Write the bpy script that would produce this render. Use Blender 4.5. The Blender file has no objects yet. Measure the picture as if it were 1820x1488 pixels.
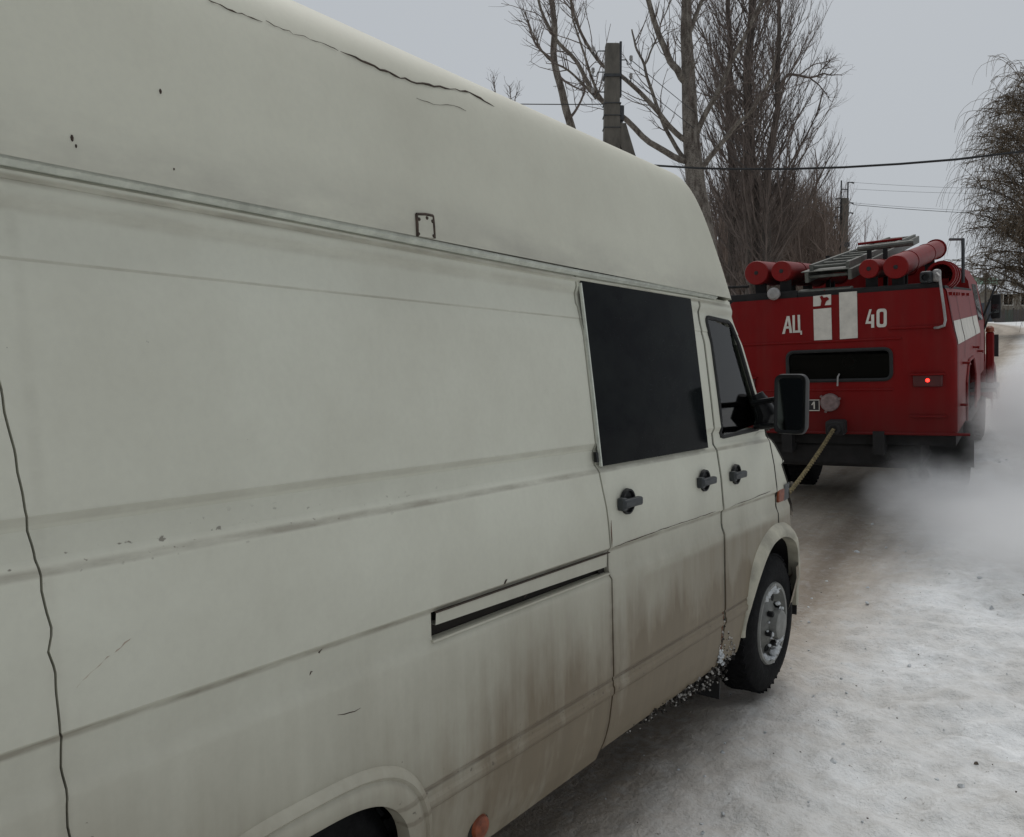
import bpy, math, random
import numpy as np
from mathutils import Vector, Matrix
rnd = random.Random(7); nrg = np.random.default_rng(5)
R = math.radians
scene = bpy.context.scene
COL = scene.collection

# ------------------------------------------------------------------ camera
F, CX, CY = 1450.0, 910.0, 744.0            # focal length and centre in photo pixels (1820 x 1488)
PITCH, YAW, CAMZ = R(3.0003), R(36.642), 1.66
cam_d = bpy.data.cameras.new('camera'); cam = bpy.data.objects.new('camera', cam_d); COL.objects.link(cam)
cam_d.sensor_width = 36.0; cam_d.lens = 36.0 * F / 1820.0; cam_d.clip_start = 0.05; cam_d.clip_end = 3000
cam.location = (0, 0, CAMZ); cam.rotation_euler = (math.pi / 2 - PITCH, 0, YAW)
scene.camera = cam
fw = Vector((-math.sin(YAW) * math.cos(PITCH), math.cos(YAW) * math.cos(PITCH), -math.sin(PITCH)))
rt = Vector((math.cos(YAW), math.sin(YAW), 0)); upv = rt.cross(fw)
CAM = Vector((0, 0, CAMZ))
def at(x, y, depth): return CAM + (fw * F + rt * (x - CX) + upv * (CY - y)) * (depth / F)

# ------------------------------------------------------------------ sky, sun, exposure
world = bpy.data.worlds.new('World'); scene.world = world; world.use_nodes = True
nt = world.node_tree; nt.nodes.clear()
sky = nt.nodes.new('ShaderNodeTexSky'); sky.sky_type = 'NISHITA'; sky.sun_disc = False
sky.sun_elevation = R(60); sky.sun_rotation = R(-15); sky.dust_density = 4.0; sky.air_density = 1.4
hsv = nt.nodes.new('ShaderNodeHueSaturation'); hsv.inputs['Saturation'].default_value = 0.25
mixw = nt.nodes.new('ShaderNodeMixRGB'); mixw.inputs[0].default_value = 0.86
mixw.inputs[2].default_value = (5.15, 5.5, 5.9, 1)      # an even cloud cover over the clear sky
bg = nt.nodes.new('ShaderNodeBackground'); bg.inputs['Strength'].default_value = 0.09
wo = nt.nodes.new('ShaderNodeOutputWorld')
nt.links.new(sky.outputs[0], hsv.inputs['Color']); nt.links.new(hsv.outputs[0], mixw.inputs[1])
nt.links.new(mixw.outputs[0], bg.inputs['Color']); nt.links.new(bg.outputs[0], wo.inputs['Surface'])
sun_d = bpy.data.lights.new('sun', 'SUN'); sun_d.energy = 1.1; sun_d.angle = R(35); sun_d.color = (1, .97, .93)
sun = bpy.data.objects.new('sun', sun_d); COL.objects.link(sun); sun.rotation_euler = (R(-30), 0, R(15))
vs = scene.view_settings
vs.view_transform = 'Standard'; vs.look = 'None'; vs.gamma = 1.0; vs.exposure = 0.0; vs.use_curve_mapping = False
scene.cycles.max_bounces = 8; scene.cycles.volume_bounces = 3; scene.cycles.volume_step_rate = 1.0
scene.cycles.transparent_max_bounces = 24
try: scene.cycles.use_denoising = True
except Exception: pass

# ------------------------------------------------------------------ helpers
def tag(o, label=None, cat=None, group=None, kind=None):
    if label: o['label'] = label
    if cat: o['category'] = cat
    if group: o['group'] = group
    if kind: o['kind'] = kind
    return o
def empty(name, loc, label, cat, group=None, mat=None):
    o = bpy.data.objects.new(name, None); COL.objects.link(o); o.location = loc
    if mat is not None: o.matrix_world = mat
    return tag(o, label, cat, group)

class MB:
    def __init__(s): s.v = []; s.f = []
    def grid(s, P, closed_u=False, closed_v=False):
        """P: list of rows of points"""
        b = len(s.v); nr = len(P); nc = len(P[0])
        for r in P: s.v.extend([tuple(p) for p in r])
        for i in range(nr if closed_v else nr - 1):
            for j in range(nc if closed_u else nc - 1):
                i2 = (i + 1) % nr; j2 = (j + 1) % nc
                s.f.append((b + i * nc + j, b + i * nc + j2, b + i2 * nc + j2, b + i2 * nc + j))
        return s
    def box(s, a, b, M=None):
        i = len(s.v); (x0, y0, z0), (x1, y1, z1) = a, b
        pts = [(x0,y0,z0),(x1,y0,z0),(x1,y1,z0),(x0,y1,z0),(x0,y0,z1),(x1,y0,z1),(x1,y1,z1),(x0,y1,z1)]
        if M is not None: pts = [tuple(M @ Vector(p)) for p in pts]
        s.v.extend(pts)
        s.f.extend([(i+3,i+2,i+1,i),(i+4,i+5,i+6,i+7),(i,i+1,i+5,i+4),(i+1,i+2,i+6,i+5),(i+2,i+3,i+7,i+6),(i+3,i,i+4,i+7)])
        return s
    def tube(s, pts, rad, n=8, cap=True):
        pts = [Vector(p) for p in pts]; m = len(pts)
        if not hasattr(rad, '__len__'): rad = [rad] * m
        t = (pts[1] - pts[0]).normalized()
        ref = Vector((0, 0, 1)) if abs(t.z) < .9 else Vector((1, 0, 0))
        u = t.cross(ref).normalized(); b = len(s.v)
        for k in range(m):
            if 0 < k < m - 1: t = (pts[k+1] - pts[k-1])
            elif k == m - 1: t = pts[k] - pts[k-1]
            if t.length > 1e-9: t = t.normalized()
            u = (u - t * u.dot(t))
            u = u.normalized() if u.length > 1e-6 else t.orthogonal().normalized()
            w = t.cross(u)
            for j in range(n):
                a = 2 * math.pi * j / n
                q = pts[k] + (u * math.cos(a) + w * math.sin(a)) * rad[k]
                s.v.append((q.x, q.y, q.z))
        for k in range(m - 1):
            for j in range(n):
                j2 = (j + 1) % n
                s.f.append((b + k*n + j, b + k*n + j2, b + (k+1)*n + j2, b + (k+1)*n + j))
        if cap and n > 3:
            s.f.append(tuple(b + j for j in reversed(range(n))))
            s.f.append(tuple(b + (m-1)*n + j for j in range(n)))
        return s
    def lathe(s, prof, n=32, M=None):
        """prof: (radius, height) along local z"""
        rows = [[(r*math.cos(2*math.pi*j/n), r*math.sin(2*math.pi*j/n), h) for j in range(n)] for r, h in prof]
        if M is not None: rows = [[tuple(M @ Vector(p)) for p in r] for r in rows]
        return s.grid(rows, closed_u=True)
    def prism(s, poly, d0, d1, fn):
        """poly of 2D points, fn(p,d)->3D"""
        b = len(s.v); n = len(poly)
        for d in (d0, d1): s.v.extend([tuple(fn(p, d)) for p in poly])
        s.f.append(tuple(b + i for i in reversed(range(n)))); s.f.append(tuple(b + n + i for i in range(n)))
        for i in range(n):
            j = (i + 1) % n
            s.f.append((b + i, b + j, b + n + j, b + n + i))
        return s
    def build(s, name, mat, parent=None, smooth=True, bevel=0, off=None, angle=35):
        me = bpy.data.meshes.new(name)
        v = s.v
        if off is not None: v = [(p[0]-off[0], p[1]-off[1], p[2]-off[2]) for p in v]
        me.from_pydata(v, [], s.f); me.update()
        me.materials.append(mat)
        o = bpy.data.objects.new(name, me); COL.objects.link(o)
        if parent is not None: o.parent = parent
        if smooth:
            me.polygons.foreach_set('use_smooth', [True] * len(me.polygons))
            try: me.set_sharp_from_angle(angle=R(angle))
            except Exception: pass
        if bevel:
            m = o.modifiers.new('bevel', 'BEVEL'); m.width = bevel; m.segments = 2; m.limit_method = 'ANGLE'; m.angle_limit = R(40)
            m.harden_normals = False
        return o

def ss(a, b, x):
    t = min(1, max(0, (x - a) / (b - a))); return t * t * (3 - 2 * t)
def lerp_tab(tab, x):
    if x <= tab[0][0]: return tab[0][1]
    for (x0, y0), (x1, y1) in zip(tab, tab[1:]):
        if x <= x1: return y0 + (y1 - y0) * (x - x0) / (x1 - x0)
    return tab[-1][1]

# ------------------------------------------------------------------ materials
class NT:
    def __init__(s, name):
        s.m = bpy.data.materials.new(name); s.m.use_nodes = True
        s.t = s.m.node_tree; s.n = s.t.nodes; s.bsdf = s.n['Principled BSDF']; s.out = s.n['Material Output']
    def new(s, t): return s.n.new(t)
    def l(s, a, b): s.t.links.new(a, b)
    def coord(s, scale=(1, 1, 1), kind='Object'):
        tc = s.new('ShaderNodeTexCoord'); mp = s.new('ShaderNodeMapping')
        mp.inputs['Scale'].default_value = scale; s.l(tc.outputs[kind], mp.inputs[0]); return mp.outputs[0]
    def noise(s, scale, detail=4, rough=.6, vec=None, stretch=(1, 1, 1)):
        n = s.new('ShaderNodeTexNoise'); n.inputs['Scale'].default_value = scale
        n.inputs['Detail'].default_value = detail; n.inputs['Roughness'].default_value = rough
        s.l(vec if vec is not None else s.coord(stretch), n.inputs['Vector']); return n.outputs[0]
    def ramp(s, fac, stops):
        r = s.new('ShaderNodeValToRGB'); e = r.color_ramp.elements
        while len(e) < len(stops): e.new(.5)
        for el, (p, c) in zip(e, stops):
            el.position = p; el.color = (c, c, c, 1) if not hasattr(c, '__len__') else (*c, 1)
        s.l(fac, r.inputs[0]); return r.outputs[0]
    def math(s, op, a, b=None, clamp=False):
        n = s.new('ShaderNodeMath'); n.operation = op; n.use_clamp = clamp
        for i, v in enumerate((a, b)):
            if v is None: continue
            if isinstance(v, (int, float)): n.inputs[i].default_value = v
            else: s.l(v, n.inputs[i])
        return n.outputs[0]
    def mix(s, fac, a, b, mode='MIX'):
        n = s.new('ShaderNodeMixRGB'); n.blend_type = mode
        for i, v in enumerate((fac, a, b)):
            if isinstance(v, (int, float)): n.inputs[i].default_value = v
            elif hasattr(v, '__len__'): n.inputs[i].default_value = (*v, 1)
            else: s.l(v, n.inputs[i])
        return n.outputs[0]
    def sep(s, vec):
        n = s.new('ShaderNodeSeparateXYZ'); s.l(vec, n.inputs[0]); return n.outputs
    def maprange(s, v, a, b, c=0., d=1., smooth=True):
        n = s.new('ShaderNodeMapRange'); n.interpolation_type = 'SMOOTHSTEP' if smooth else 'LINEAR'
        s.l(v, n.inputs[0])
        for i, x in zip((1, 2, 3, 4), (a, b, c, d)): n.inputs[i].default_value = x
        return n.outputs[0]
    def bump(s, h, strength=.3, dist=.01):
        b = s.new('ShaderNodeBump'); b.inputs['Strength'].default_value = strength; b.inputs['Distance'].default_value = dist
        s.l(h, b.inputs['Height']); s.l(b.outputs[0], s.bsdf.inputs['Normal'])
    def set(s, **k):
        for a, v in k.items():
            i = s.bsdf.inputs[a.replace('_', ' ')]
            if isinstance(v, (int, float)): i.default_value = v
            elif hasattr(v, '__len__'): i.default_value = (*v, 1)
            else: s.l(v, i)
        return s
def simple(name, col, rough=.5, metal=0., var=.25, scale=12., bump=0., spec=.5, stretch=(1,1,1)):
    m = NT(name); n = m.noise(scale, 5, .65, stretch=stretch)
    c = m.mix(m.ramp(n, [(.3, 0.), (.7, 1.)]), tuple(x*(1-var) for x in col), tuple(min(1, x*(1+var)) for x in col))
    m.set(Base_Color=c, Roughness=rough, Metallic=metal)
    m.bsdf.inputs['Specular IOR Level'].default_value = spec
    if bump: m.bump(n, bump, .02)
    return m.m

def van_paint(name, roof=False):
    m = NT(name)
    tc = m.new('ShaderNodeTexCoord'); geo = m.new('ShaderNodeNewGeometry')
    x, y, z = m.sep(geo.outputs['Position'])
    pos = geo.outputs['Position']
    def nz(scale, stretch, d=5, r=.65):
        mp = m.new('ShaderNodeMapping'); mp.inputs['Scale'].default_value = stretch; m.l(pos, mp.inputs[0])
        return m.noise(scale, d, r, vec=mp.outputs[0])
    tint = nz(1.3, (1, 1, 1)); fine = nz(60, (1, 1, 1)); streak = nz(9, (1, 1, .07)); streak2 = nz(14, (1, 1, .07))
    big = nz(2.2, (1, 1, .5)); speck = nz(64, (1, .7, 1), 3, .5)
    base = m.mix(tint, (.58, .58, .485), (.65, .645, .545)) if not roof else m.mix(tint, (.55, .543, .445), (.615, .603, .50))
    base = m.mix(m.math('MULTIPLY', m.ramp(fine, [(.35, 1.), (.6, 0.)]), .10), base, (.42, .41, .36))
    cloud = nz(1.1, (1, 1, .8), 6, .7)
    base = m.mix(m.math('MULTIPLY', m.ramp(cloud, [(.40, 0.), (.68, 1.)]), .30), base, (.36, .335, .265))
    # grime: road dirt thrown up low down, running in streaks; more towards the front wheel
    if not roof:
        low = m.maprange(z, 1.30, .50)
        front = m.maprange(y, .8, 3.3, .80, 1.5)
        lo2 = m.maprange(z, .98, .90, 0., 1.)
        st = m.math('MULTIPLY', m.ramp(streak, [(.22, .62), (.72, 1.)]), m.ramp(big, [(.25, .6), (.65, 1.2)]))
        d1 = m.math('MULTIPLY', m.math('MULTIPLY', low, front), st, True)
        d2 = m.math('MULTIPLY', m.math('MULTIPLY', lo2, m.maprange(y, 1.4, 3.5, 0.12, 1.05)), m.ramp(streak2, [(.15, .60), (.8, .95)]), True)
        vlow = m.math('MULTIPLY', m.maprange(z, .62, .33), m.ramp(big, [(.3, .2), (.65, .75)]), True)
        film = m.math('MULTIPLY', m.math('MULTIPLY', low, front), m.ramp(big, [(.2, .42), (.7, .74)]), True)
        d = m.math('MAXIMUM', m.math('MAXIMUM', m.math('MAXIMUM', d1, d2), vlow), film)
        d = m.math('MULTIPLY', d, .93)
        dirtc = m.mix(streak2, (.115, .083, .048), (.195, .150, .093))
        col = m.mix(d, base, dirtc)
        # splatter along the dropped mid groove and the rub line
        sp = m.ramp(speck, [(.66, 0.), (.70, 1.)])
        band = m.math('MAXIMUM', m.math('MULTIPLY', m.maprange(z, .50, .56), m.maprange(z, .66, .58)),
                      m.math('MULTIPLY', m.math('MULTIPLY', m.maprange(z, 1.30, 1.34), m.maprange(z, 1.40, 1.35)), m.maprange(y, 2.1, .6)))
        col = m.mix(m.math('MULTIPLY', m.math('MULTIPLY', sp, band), .75), col, (.10, .08, .06))
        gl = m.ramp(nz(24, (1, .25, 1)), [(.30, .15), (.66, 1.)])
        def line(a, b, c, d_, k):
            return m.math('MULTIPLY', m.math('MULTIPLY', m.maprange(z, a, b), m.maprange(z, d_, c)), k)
        cre = line(1.040, 1.048, 1.054, 1.062, .62)  # crease shade drawn into the colour as dark lines, along with grime
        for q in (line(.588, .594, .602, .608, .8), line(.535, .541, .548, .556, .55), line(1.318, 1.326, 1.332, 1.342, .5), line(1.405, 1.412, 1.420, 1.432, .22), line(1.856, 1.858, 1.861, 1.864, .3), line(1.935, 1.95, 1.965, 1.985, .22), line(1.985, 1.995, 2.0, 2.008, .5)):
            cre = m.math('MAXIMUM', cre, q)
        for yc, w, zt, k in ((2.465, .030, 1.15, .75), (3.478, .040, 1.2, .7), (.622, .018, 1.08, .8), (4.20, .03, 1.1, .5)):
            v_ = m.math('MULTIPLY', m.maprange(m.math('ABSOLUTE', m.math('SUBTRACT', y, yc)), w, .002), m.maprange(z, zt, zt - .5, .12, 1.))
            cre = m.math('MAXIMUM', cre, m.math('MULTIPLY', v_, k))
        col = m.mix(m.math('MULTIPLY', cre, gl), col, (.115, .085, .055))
        few = m.ramp(speck, [(.795, 0.), (.81, 1.)])
        col = m.mix(m.math('MULTIPLY', few, .7), col, (.12, .11, .10))
        rough = .5
    else:
        # grey washed soot band just over the gutter
        soot = m.math('MULTIPLY', m.maprange(z, 2.20, 2.03), m.ramp(nz(3.2, (1, .7, 2)), [(.36, 0.), (.72, .55)]), True)
        col = m.mix(soot, base, (.30, .285, .25))
        few = m.ramp(speck, [(.80, 0.), (.815, 1.)])
        col = m.mix(m.math('MULTIPLY', few, .6), col, (.14, .13, .11))
        rough = .55
    m.set(Base_Color=col, Roughness=rough)
    m.bsdf.inputs['Specular IOR Level'].default_value = .35
    m.bump(nz(3.5, (1, 1, 1), 2, .4), .05, .02)
    return m.m

M = {}
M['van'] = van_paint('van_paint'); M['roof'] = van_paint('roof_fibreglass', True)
M['flare'] = simple('flare_paint', (.37, .35, .275), .5, var=.35, scale=7)
M['rubber'] = simple('black_rubber', (.012, .012, .012), .75, var=.4)
M['black'] = simple('black_plastic', (.009, .0095, .010), .5, var=.3, spec=.25)
M['seam'] = simple('dark_seam_rubber', (.022, .018, .014), .9)  # dark rubber, mainly for the strips behind the seams
M['seal'] = simple('grey_seal', (.06, .06, .046), .8)
M['handle'] = simple('dark_grey_plastic', (.028, .032, .034), .5, bump=.1)
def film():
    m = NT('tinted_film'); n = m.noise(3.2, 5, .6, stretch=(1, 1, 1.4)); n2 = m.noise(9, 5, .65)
    c = m.mix(m.ramp(n, [(.40, 0.), (.66, 1.)]), (.0035, .0042, .0055), (.010, .012, .012))  # cloudy tones painted into the colour in place of faint reflections
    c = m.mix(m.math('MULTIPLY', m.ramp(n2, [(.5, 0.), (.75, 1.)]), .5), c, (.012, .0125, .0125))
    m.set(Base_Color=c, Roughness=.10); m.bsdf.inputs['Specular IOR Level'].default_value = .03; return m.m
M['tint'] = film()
M['rail'] = simple('gutter_painted', (.56, .58, .51), .45, 0., var=.2, scale=20)
M['rust'] = simple('rust', (.12, .05, .025), .85, var=.5, scale=30)
M['crack'] = simple('cracked_rust', (.055, .038, .028), .9, var=.5, scale=40)
M['litter'] = simple('leaf_litter', (.10, .08, .06), .9, var=.5, scale=40)
M['tyre'] = simple('tyre_rubber', (.008, .008, .0085), .85, var=.5, scale=30, bump=.3, spec=.15)
M['rim'] = simple('silver_wheel', (.20, .20, .185), .55, .1, var=.3, scale=14)
M['snowlump'] = simple('packed_snow', (.62, .64, .65), .8, var=.12, scale=40, bump=.6)
M['dirtysnow'] = simple('dirty_snow', (.42, .40, .37), .85, var=.6, scale=28, bump=.8)
M['amber'] = simple('amber_lens', (.20, .042, .010), .45, var=.5, scale=40)
M['lampglass'] = simple('lamp_glass', (.05, .055, .06), .15)
M['seat'] = simple('seat_cloth', (.03, .03, .033), .9)
M['dash'] = simple('dashboard', (.022, .022, .023), .7)
def mirror_mat():
    m = NT('mirror_glass'); m.set(Base_Color=(.075, .085, .09), Metallic=1.0, Roughness=.06); return m.m
M['mirror'] = mirror_mat()
def glass_mat(name, tint, ior=1.42):
    m = NT(name); tr = m.new('ShaderNodeBsdfTransparent'); tr.inputs[0].default_value = (*tint, 1)
    g = m.new('ShaderNodeBsdfGlossy'); g.inputs['Roughness'].default_value = .03
    fr = m.new('ShaderNodeFresnel'); fr.inputs[0].default_value = ior
    mx = m.new('ShaderNodeMixShader'); m.l(fr.outputs[0], mx.inputs[0]); m.l(tr.outputs[0], mx.inputs[1]); m.l(g.outputs[0], mx.inputs[2])
    m.l(mx.outputs[0], m.out.inputs[0]); return m.m
M['glass'] = glass_mat('window_glass', (.62, .66, .64))
def red_paint(name, col, dull):
    m = NT(name); n = m.noise(5, 6, .65); n2 = m.noise(45, 4, .6); st = m.noise(9, 5, .6, stretch=(1, 1, .12))
    c = m.mix(n, tuple(x*.8 for x in col), tuple(x*1.15 for x in col))
    c = m.mix(m.math('MULTIPLY', m.ramp(st, [(.45, 0.), (.75, 1.)]), dull), c, (.10, .06, .05))
    c = m.mix(m.math('MULTIPLY', m.ramp(n2, [(.62, 0.), (.7, 1.)]), .35), c, (.09, .02, .018))
    oz = m.sep(m.coord())[2]
    c = m.mix(m.math('MULTIPLY', m.maprange(oz, 1.35, .80, 0., .55), m.ramp(n, [(.3, .5), (.65, 1.)])), c, (.035, .012, .011))
    m.set(Base_Color=c, Roughness=.5); m.bsdf.inputs['Specular IOR Level'].default_value = .16
    m.bump(n2, .05, .01); return m.m
M['red'] = red_paint('fire_engine_red', (.165, .0028, .003), .14)
M['redlight'] = red_paint('fire_engine_red_chalky', (.19, .008, .008), .22)
M['stripe'] = simple('white_stripe_paint', (.56, .53, .47), .6, var=.15, scale=9)
M['chassis'] = simple('sooty_chassis', (.010, .009, .009), .85, var=.5)
M['alu'] = simple('grey_aluminium', (.10, .102, .088), .6, .15, var=.3, scale=16)
M['galv'] = simple('painted_pipe', (.30, .29, .28), .5, .2, var=.25)
M['cap'] = simple('dirty_pump_cap', (.17, .12, .115), .7, var=.35, scale=22)
M['rope'] = simple('hemp_rope', (.17, .135, .065), .95, var=.75, scale=45, bump=.8)
def emit(name, col, s):
    m = NT(name); m.set(Base_Color=(.3, .01, .01)); m.bsdf.inputs['Emission Color'].default_value = (*col, 1)
    m.bsdf.inputs['Emission Strength'].default_value = s; return m.m
M['bulb'] = emit('lit_tail_bulb', (1., .03, .02), 4.)
M['taillens'] = simple('dark_red_lens', (.06, .006, .006), .35)
def bark(name, a, b, scale, sx=(1, 1, .35)):
    m = NT(name); n = m.noise(scale, 6, .7, stretch=sx); n2 = m.noise(scale*3.1, 4, .6, stretch=(1, 1, 2.4))
    c = m.mix(m.ramp(n, [(.36, 0.), (.62, 1.)]), a, b)
    c = m.mix(m.math('MULTIPLY', m.ramp(n2, [(.54, 0.), (.62, 1.)]), .75), c, tuple(x*.35 for x in a))
    m.set(Base_Color=c, Roughness=.9); m.bsdf.inputs['Specular IOR Level'].default_value = .2; m.bump(n, .5, .03); return m.m
M['bark'] = bark('pale_poplar_bark', (.075, .06, .05), (.235, .21, .18), 9.)
M['bark2'] = bark('dark_poplar_bark', (.055, .046, .04), (.125, .105, .09), 7.)
M['twig'] = simple('twigs_brown', (.125, .098, .084), .9, var=.35, scale=3)
M['twigr'] = simple('twigs_reddish', (.12, .082, .068), .9, var=.35, scale=1.5)
M['twigw'] = simple('twigs_willow', (.14, .105, .07), .9, var=.35, scale=1.2)
M['thick'] = simple('twigs_thicket', (.15, .112, .09), .9, var=.4, scale=.35)
M['concrete'] = simple('weathered_concrete', (.105, .095, .08), .9, var=.35, scale=7, bump=.3, stretch=(1, 1, .4))
M['steel'] = simple('dark_steel', (.05, .052, .055), .6, .4)
M['porcelain'] = simple('insulator', (.26, .25, .24), .35)
M['cable'] = simple('black_cable', (.014, .015, .016), .7)

# ------------------------------------------------------------------ terrain
SL = 0.0794
TR = Vector((-2.2, 8.21, 0))
def zg(X, Y):
    a, b = 3.6, 5.4
    if Y < a: r = 0.
    elif Y < b: r = SL * (Y - a) ** 2 / (2 * (b - a))
    else: r = SL * (Y - (a + b) / 2)
    if Y > 80:                                   # the hill eases off
        e = min(Y, 200) - 80; r = SL * (80 - 4.5) + SL * (e - e * e / 240) * (1 if Y < 200 else 1)
        if Y > 200: r = SL * (80 - 4.5) + SL * (120 - 60)
    h = ss(5, 8, Y) * (1 - ss(16, 34, Y))
    return r + .022 * max(-4, min(4, X - TR.x)) * h
def road_c(Y):                                  # road centre line, drifting left as it climbs
    return -3.95 - .062 * max(0, min(Y, 75) - 6) - (0 if Y < 60 else .006 * (min(Y, 110) - 60) ** 2)
def vnoise(X, Y, s, seed):
    g = np.random.default_rng(seed).random((256, 256))
    x = X * s; y = Y * s; xi = np.floor(x).astype(int); yi = np.floor(y).astype(int)
    fx = x - xi; fy = y - yi; fx = fx*fx*(3-2*fx); fy = fy*fy*(3-2*fy)
    a = g[xi % 256, yi % 256]; b = g[(xi+1) % 256, yi % 256]; c = g[xi % 256, (yi+1) % 256]; d = g[(xi+1) % 256, (yi+1) % 256]
    return (a*(1-fx)+b*fx)*(1-fy) + (c*(1-fx)+d*fx)*fy - .5
def axis_pts(segs):
    out = []
    for a, b, n in segs: out += list(np.linspace(a, b, n, endpoint=False))
    return np.array(out + [segs[-1][1]])
gx = axis_pts([(-600, -80, 14), (-80, -16, 40), (-16, -2.2, 60), (-2.2, 3.2, 200), (3.2, 14, 60), (14, 60, 30), (60, 600, 14)])
gy = axis_pts([(-60, -4, 14), (-4, 1.2, 26), (1.2, 9.5, 270), (9.5, 26, 170), (26, 110, 110), (110, 220, 20), (220, 900, 10)])
GX, GY = np.meshgrid(gx, gy)
Z0 = np.vectorize(zg)(GX, GY)
RC = np.vectorize(road_c)(GY)
du = GX - RC
rough = 1 / (1 + np.maximum(0, np.hypot(GX, GY) - 12) / 10)
half = 2.62 + .30 * vnoise(GX, GY, .45, 3)
mask = 1 / (1 + np.exp((np.abs(du) - half) / .22))          # packed, dirty carriageway
nz = (vnoise(GX, GY, 3.1, 1) * .05 + vnoise(GX, GY, 7.3, 2) * .050 + vnoise(GX, GY, 14, 4) * .036 + vnoise(GX, GY, 1.1, 6) * .05) * rough
tr_ = np.zeros_like(GX)
for t in (-1.5, -.3, 1.0, 2.15):
    tr_ += np.exp(-((du - t + .12*vnoise(GX, GY, .5, 9)) / .17) ** 2)
dry = np.clip((np.hypot(GX, GY) - 4) / 8, 0, 1)
Z = Z0 + nz * (1 - .72 * mask) - .05 * mask * rough - .018 * tr_ * mask * rough
berm = np.exp(-((np.abs(du) - 3.1) / .42) ** 2)
Z += berm * (.05 + .10 * np.maximum(0, vnoise(GX, GY, 1.9, 11))) * np.clip((GY - 5) / 4, 0, 1) * np.clip(rough*1.5, .4, 1)
Z -= 0.010
def ground_z(X, Y): return zg(X, Y)
def terrain_object(name, sel):
    nr, nc = GX.shape
    idx = -np.ones(nr * nc, int); faces = []
    S = sel
    ii, jj = np.where(S)
    a = ii*nc + jj; q = np.stack([a, a+1, a+nc+1, a+nc], 1)
    used = np.unique(q); idx[used] = np.arange(len(used)); q = idx[q]
    V = np.stack([GX.ravel()[used], GY.ravel()[used], Z.ravel()[used]], 1)
    me = bpy.data.meshes.new(name); me.from_pydata(V.tolist(), [], q.tolist()); me.update()
    at_ = me.attributes.new('packed', 'FLOAT', 'POINT'); at_.data.foreach_set('value', mask.ravel()[used].astype(np.float32))
    a2 = me.attributes.new('track', 'FLOAT', 'POINT'); a2.data.foreach_set('value', np.clip(tr_, 0, 1).ravel()[used].astype(np.float32))
    me.polygons.foreach_set('use_smooth', [True] * len(me.polygons))
    o = bpy.data.objects.new(name, me); COL.objects.link(o); return o
def snow_mat():
    m = NT('trodden_snow')
    geo = m.new('ShaderNodeNewGeometry'); pos = geo.outputs['Position']
    A = m.new('ShaderNodeAttribute'); A.attribute_name = 'packed'; B = m.new('ShaderNodeAttribute'); B.attribute_name = 'track'
    n1 = m.noise(1.6, 6, .65, vec=pos); n2 = m.noise(9, 6, .7, vec=pos); n3 = m.noise(34, 4, .65, vec=pos)
    mp = m.new('ShaderNodeMapping'); mp.inputs['Scale'].default_value = (1, .18, 1); m.l(pos, mp.inputs[0])
    n4 = m.noise(5, 5, .65, vec=mp.outputs[0])
    snow = m.mix(m.ramp(n2, [(.3, 0.), (.68, 1.)]), (.70, .71, .705), (.90, .91, .91))
    snow = m.mix(m.math('MULTIPLY', m.ramp(n1, [(.40, 1.), (.62, 0.)]), .45), snow, (.48, .45, .405))
    road = m.mix(m.ramp(n4, [(.32, 0.), (.68, 1.)]), (.31, .255, .195), (.50, .435, .36))
    road = m.mix(m.math('MULTIPLY', B.outputs['Fac'], .7), road, (.19, .155, .12))
    road = m.mix(m.math('MULTIPLY', m.ramp(n2, [(.52, 0.), (.74, 1.)]), .4), road, (.56, .56, .55))
    fac = m.math('ADD', A.outputs['Fac'], m.math('MULTIPLY', m.math('SUBTRACT', n2, .5), .9), True)
    fac = m.ramp(fac, [(.2, 0.), (.85, 1.)])
    col = m.mix(fac, snow, road)
    spk = m.math('MULTIPLY', m.ramp(n3, [(.655, 0.), (.70, 1.)]), m.ramp(n1, [(.35, .15), (.6, .8)]))
    col = m.mix(spk, col, (.15, .125, .10))
    m.set(Base_Color=col, Roughness=.75); m.bsdf.inputs['Specular IOR Level'].default_value = .25
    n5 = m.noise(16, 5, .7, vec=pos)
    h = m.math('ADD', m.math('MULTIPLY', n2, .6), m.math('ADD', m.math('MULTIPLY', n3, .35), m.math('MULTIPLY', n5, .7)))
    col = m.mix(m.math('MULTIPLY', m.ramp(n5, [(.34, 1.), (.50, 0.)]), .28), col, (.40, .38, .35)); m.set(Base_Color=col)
    m.bump(h, .6, .05); return m.m
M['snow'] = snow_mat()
fc = .25 * (np.abs(du)[:-1, :-1] + np.abs(du)[1:, :-1] + np.abs(du)[:-1, 1:] + np.abs(du)[1:, 1:])
fy = GY[:-1, :-1]
onroad = (fc < 2.75) & (fy < 200)
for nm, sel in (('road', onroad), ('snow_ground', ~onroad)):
    o = terrain_object(nm, sel); o.data.materials.append(M['snow']); tag(o, kind='structure')

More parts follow.
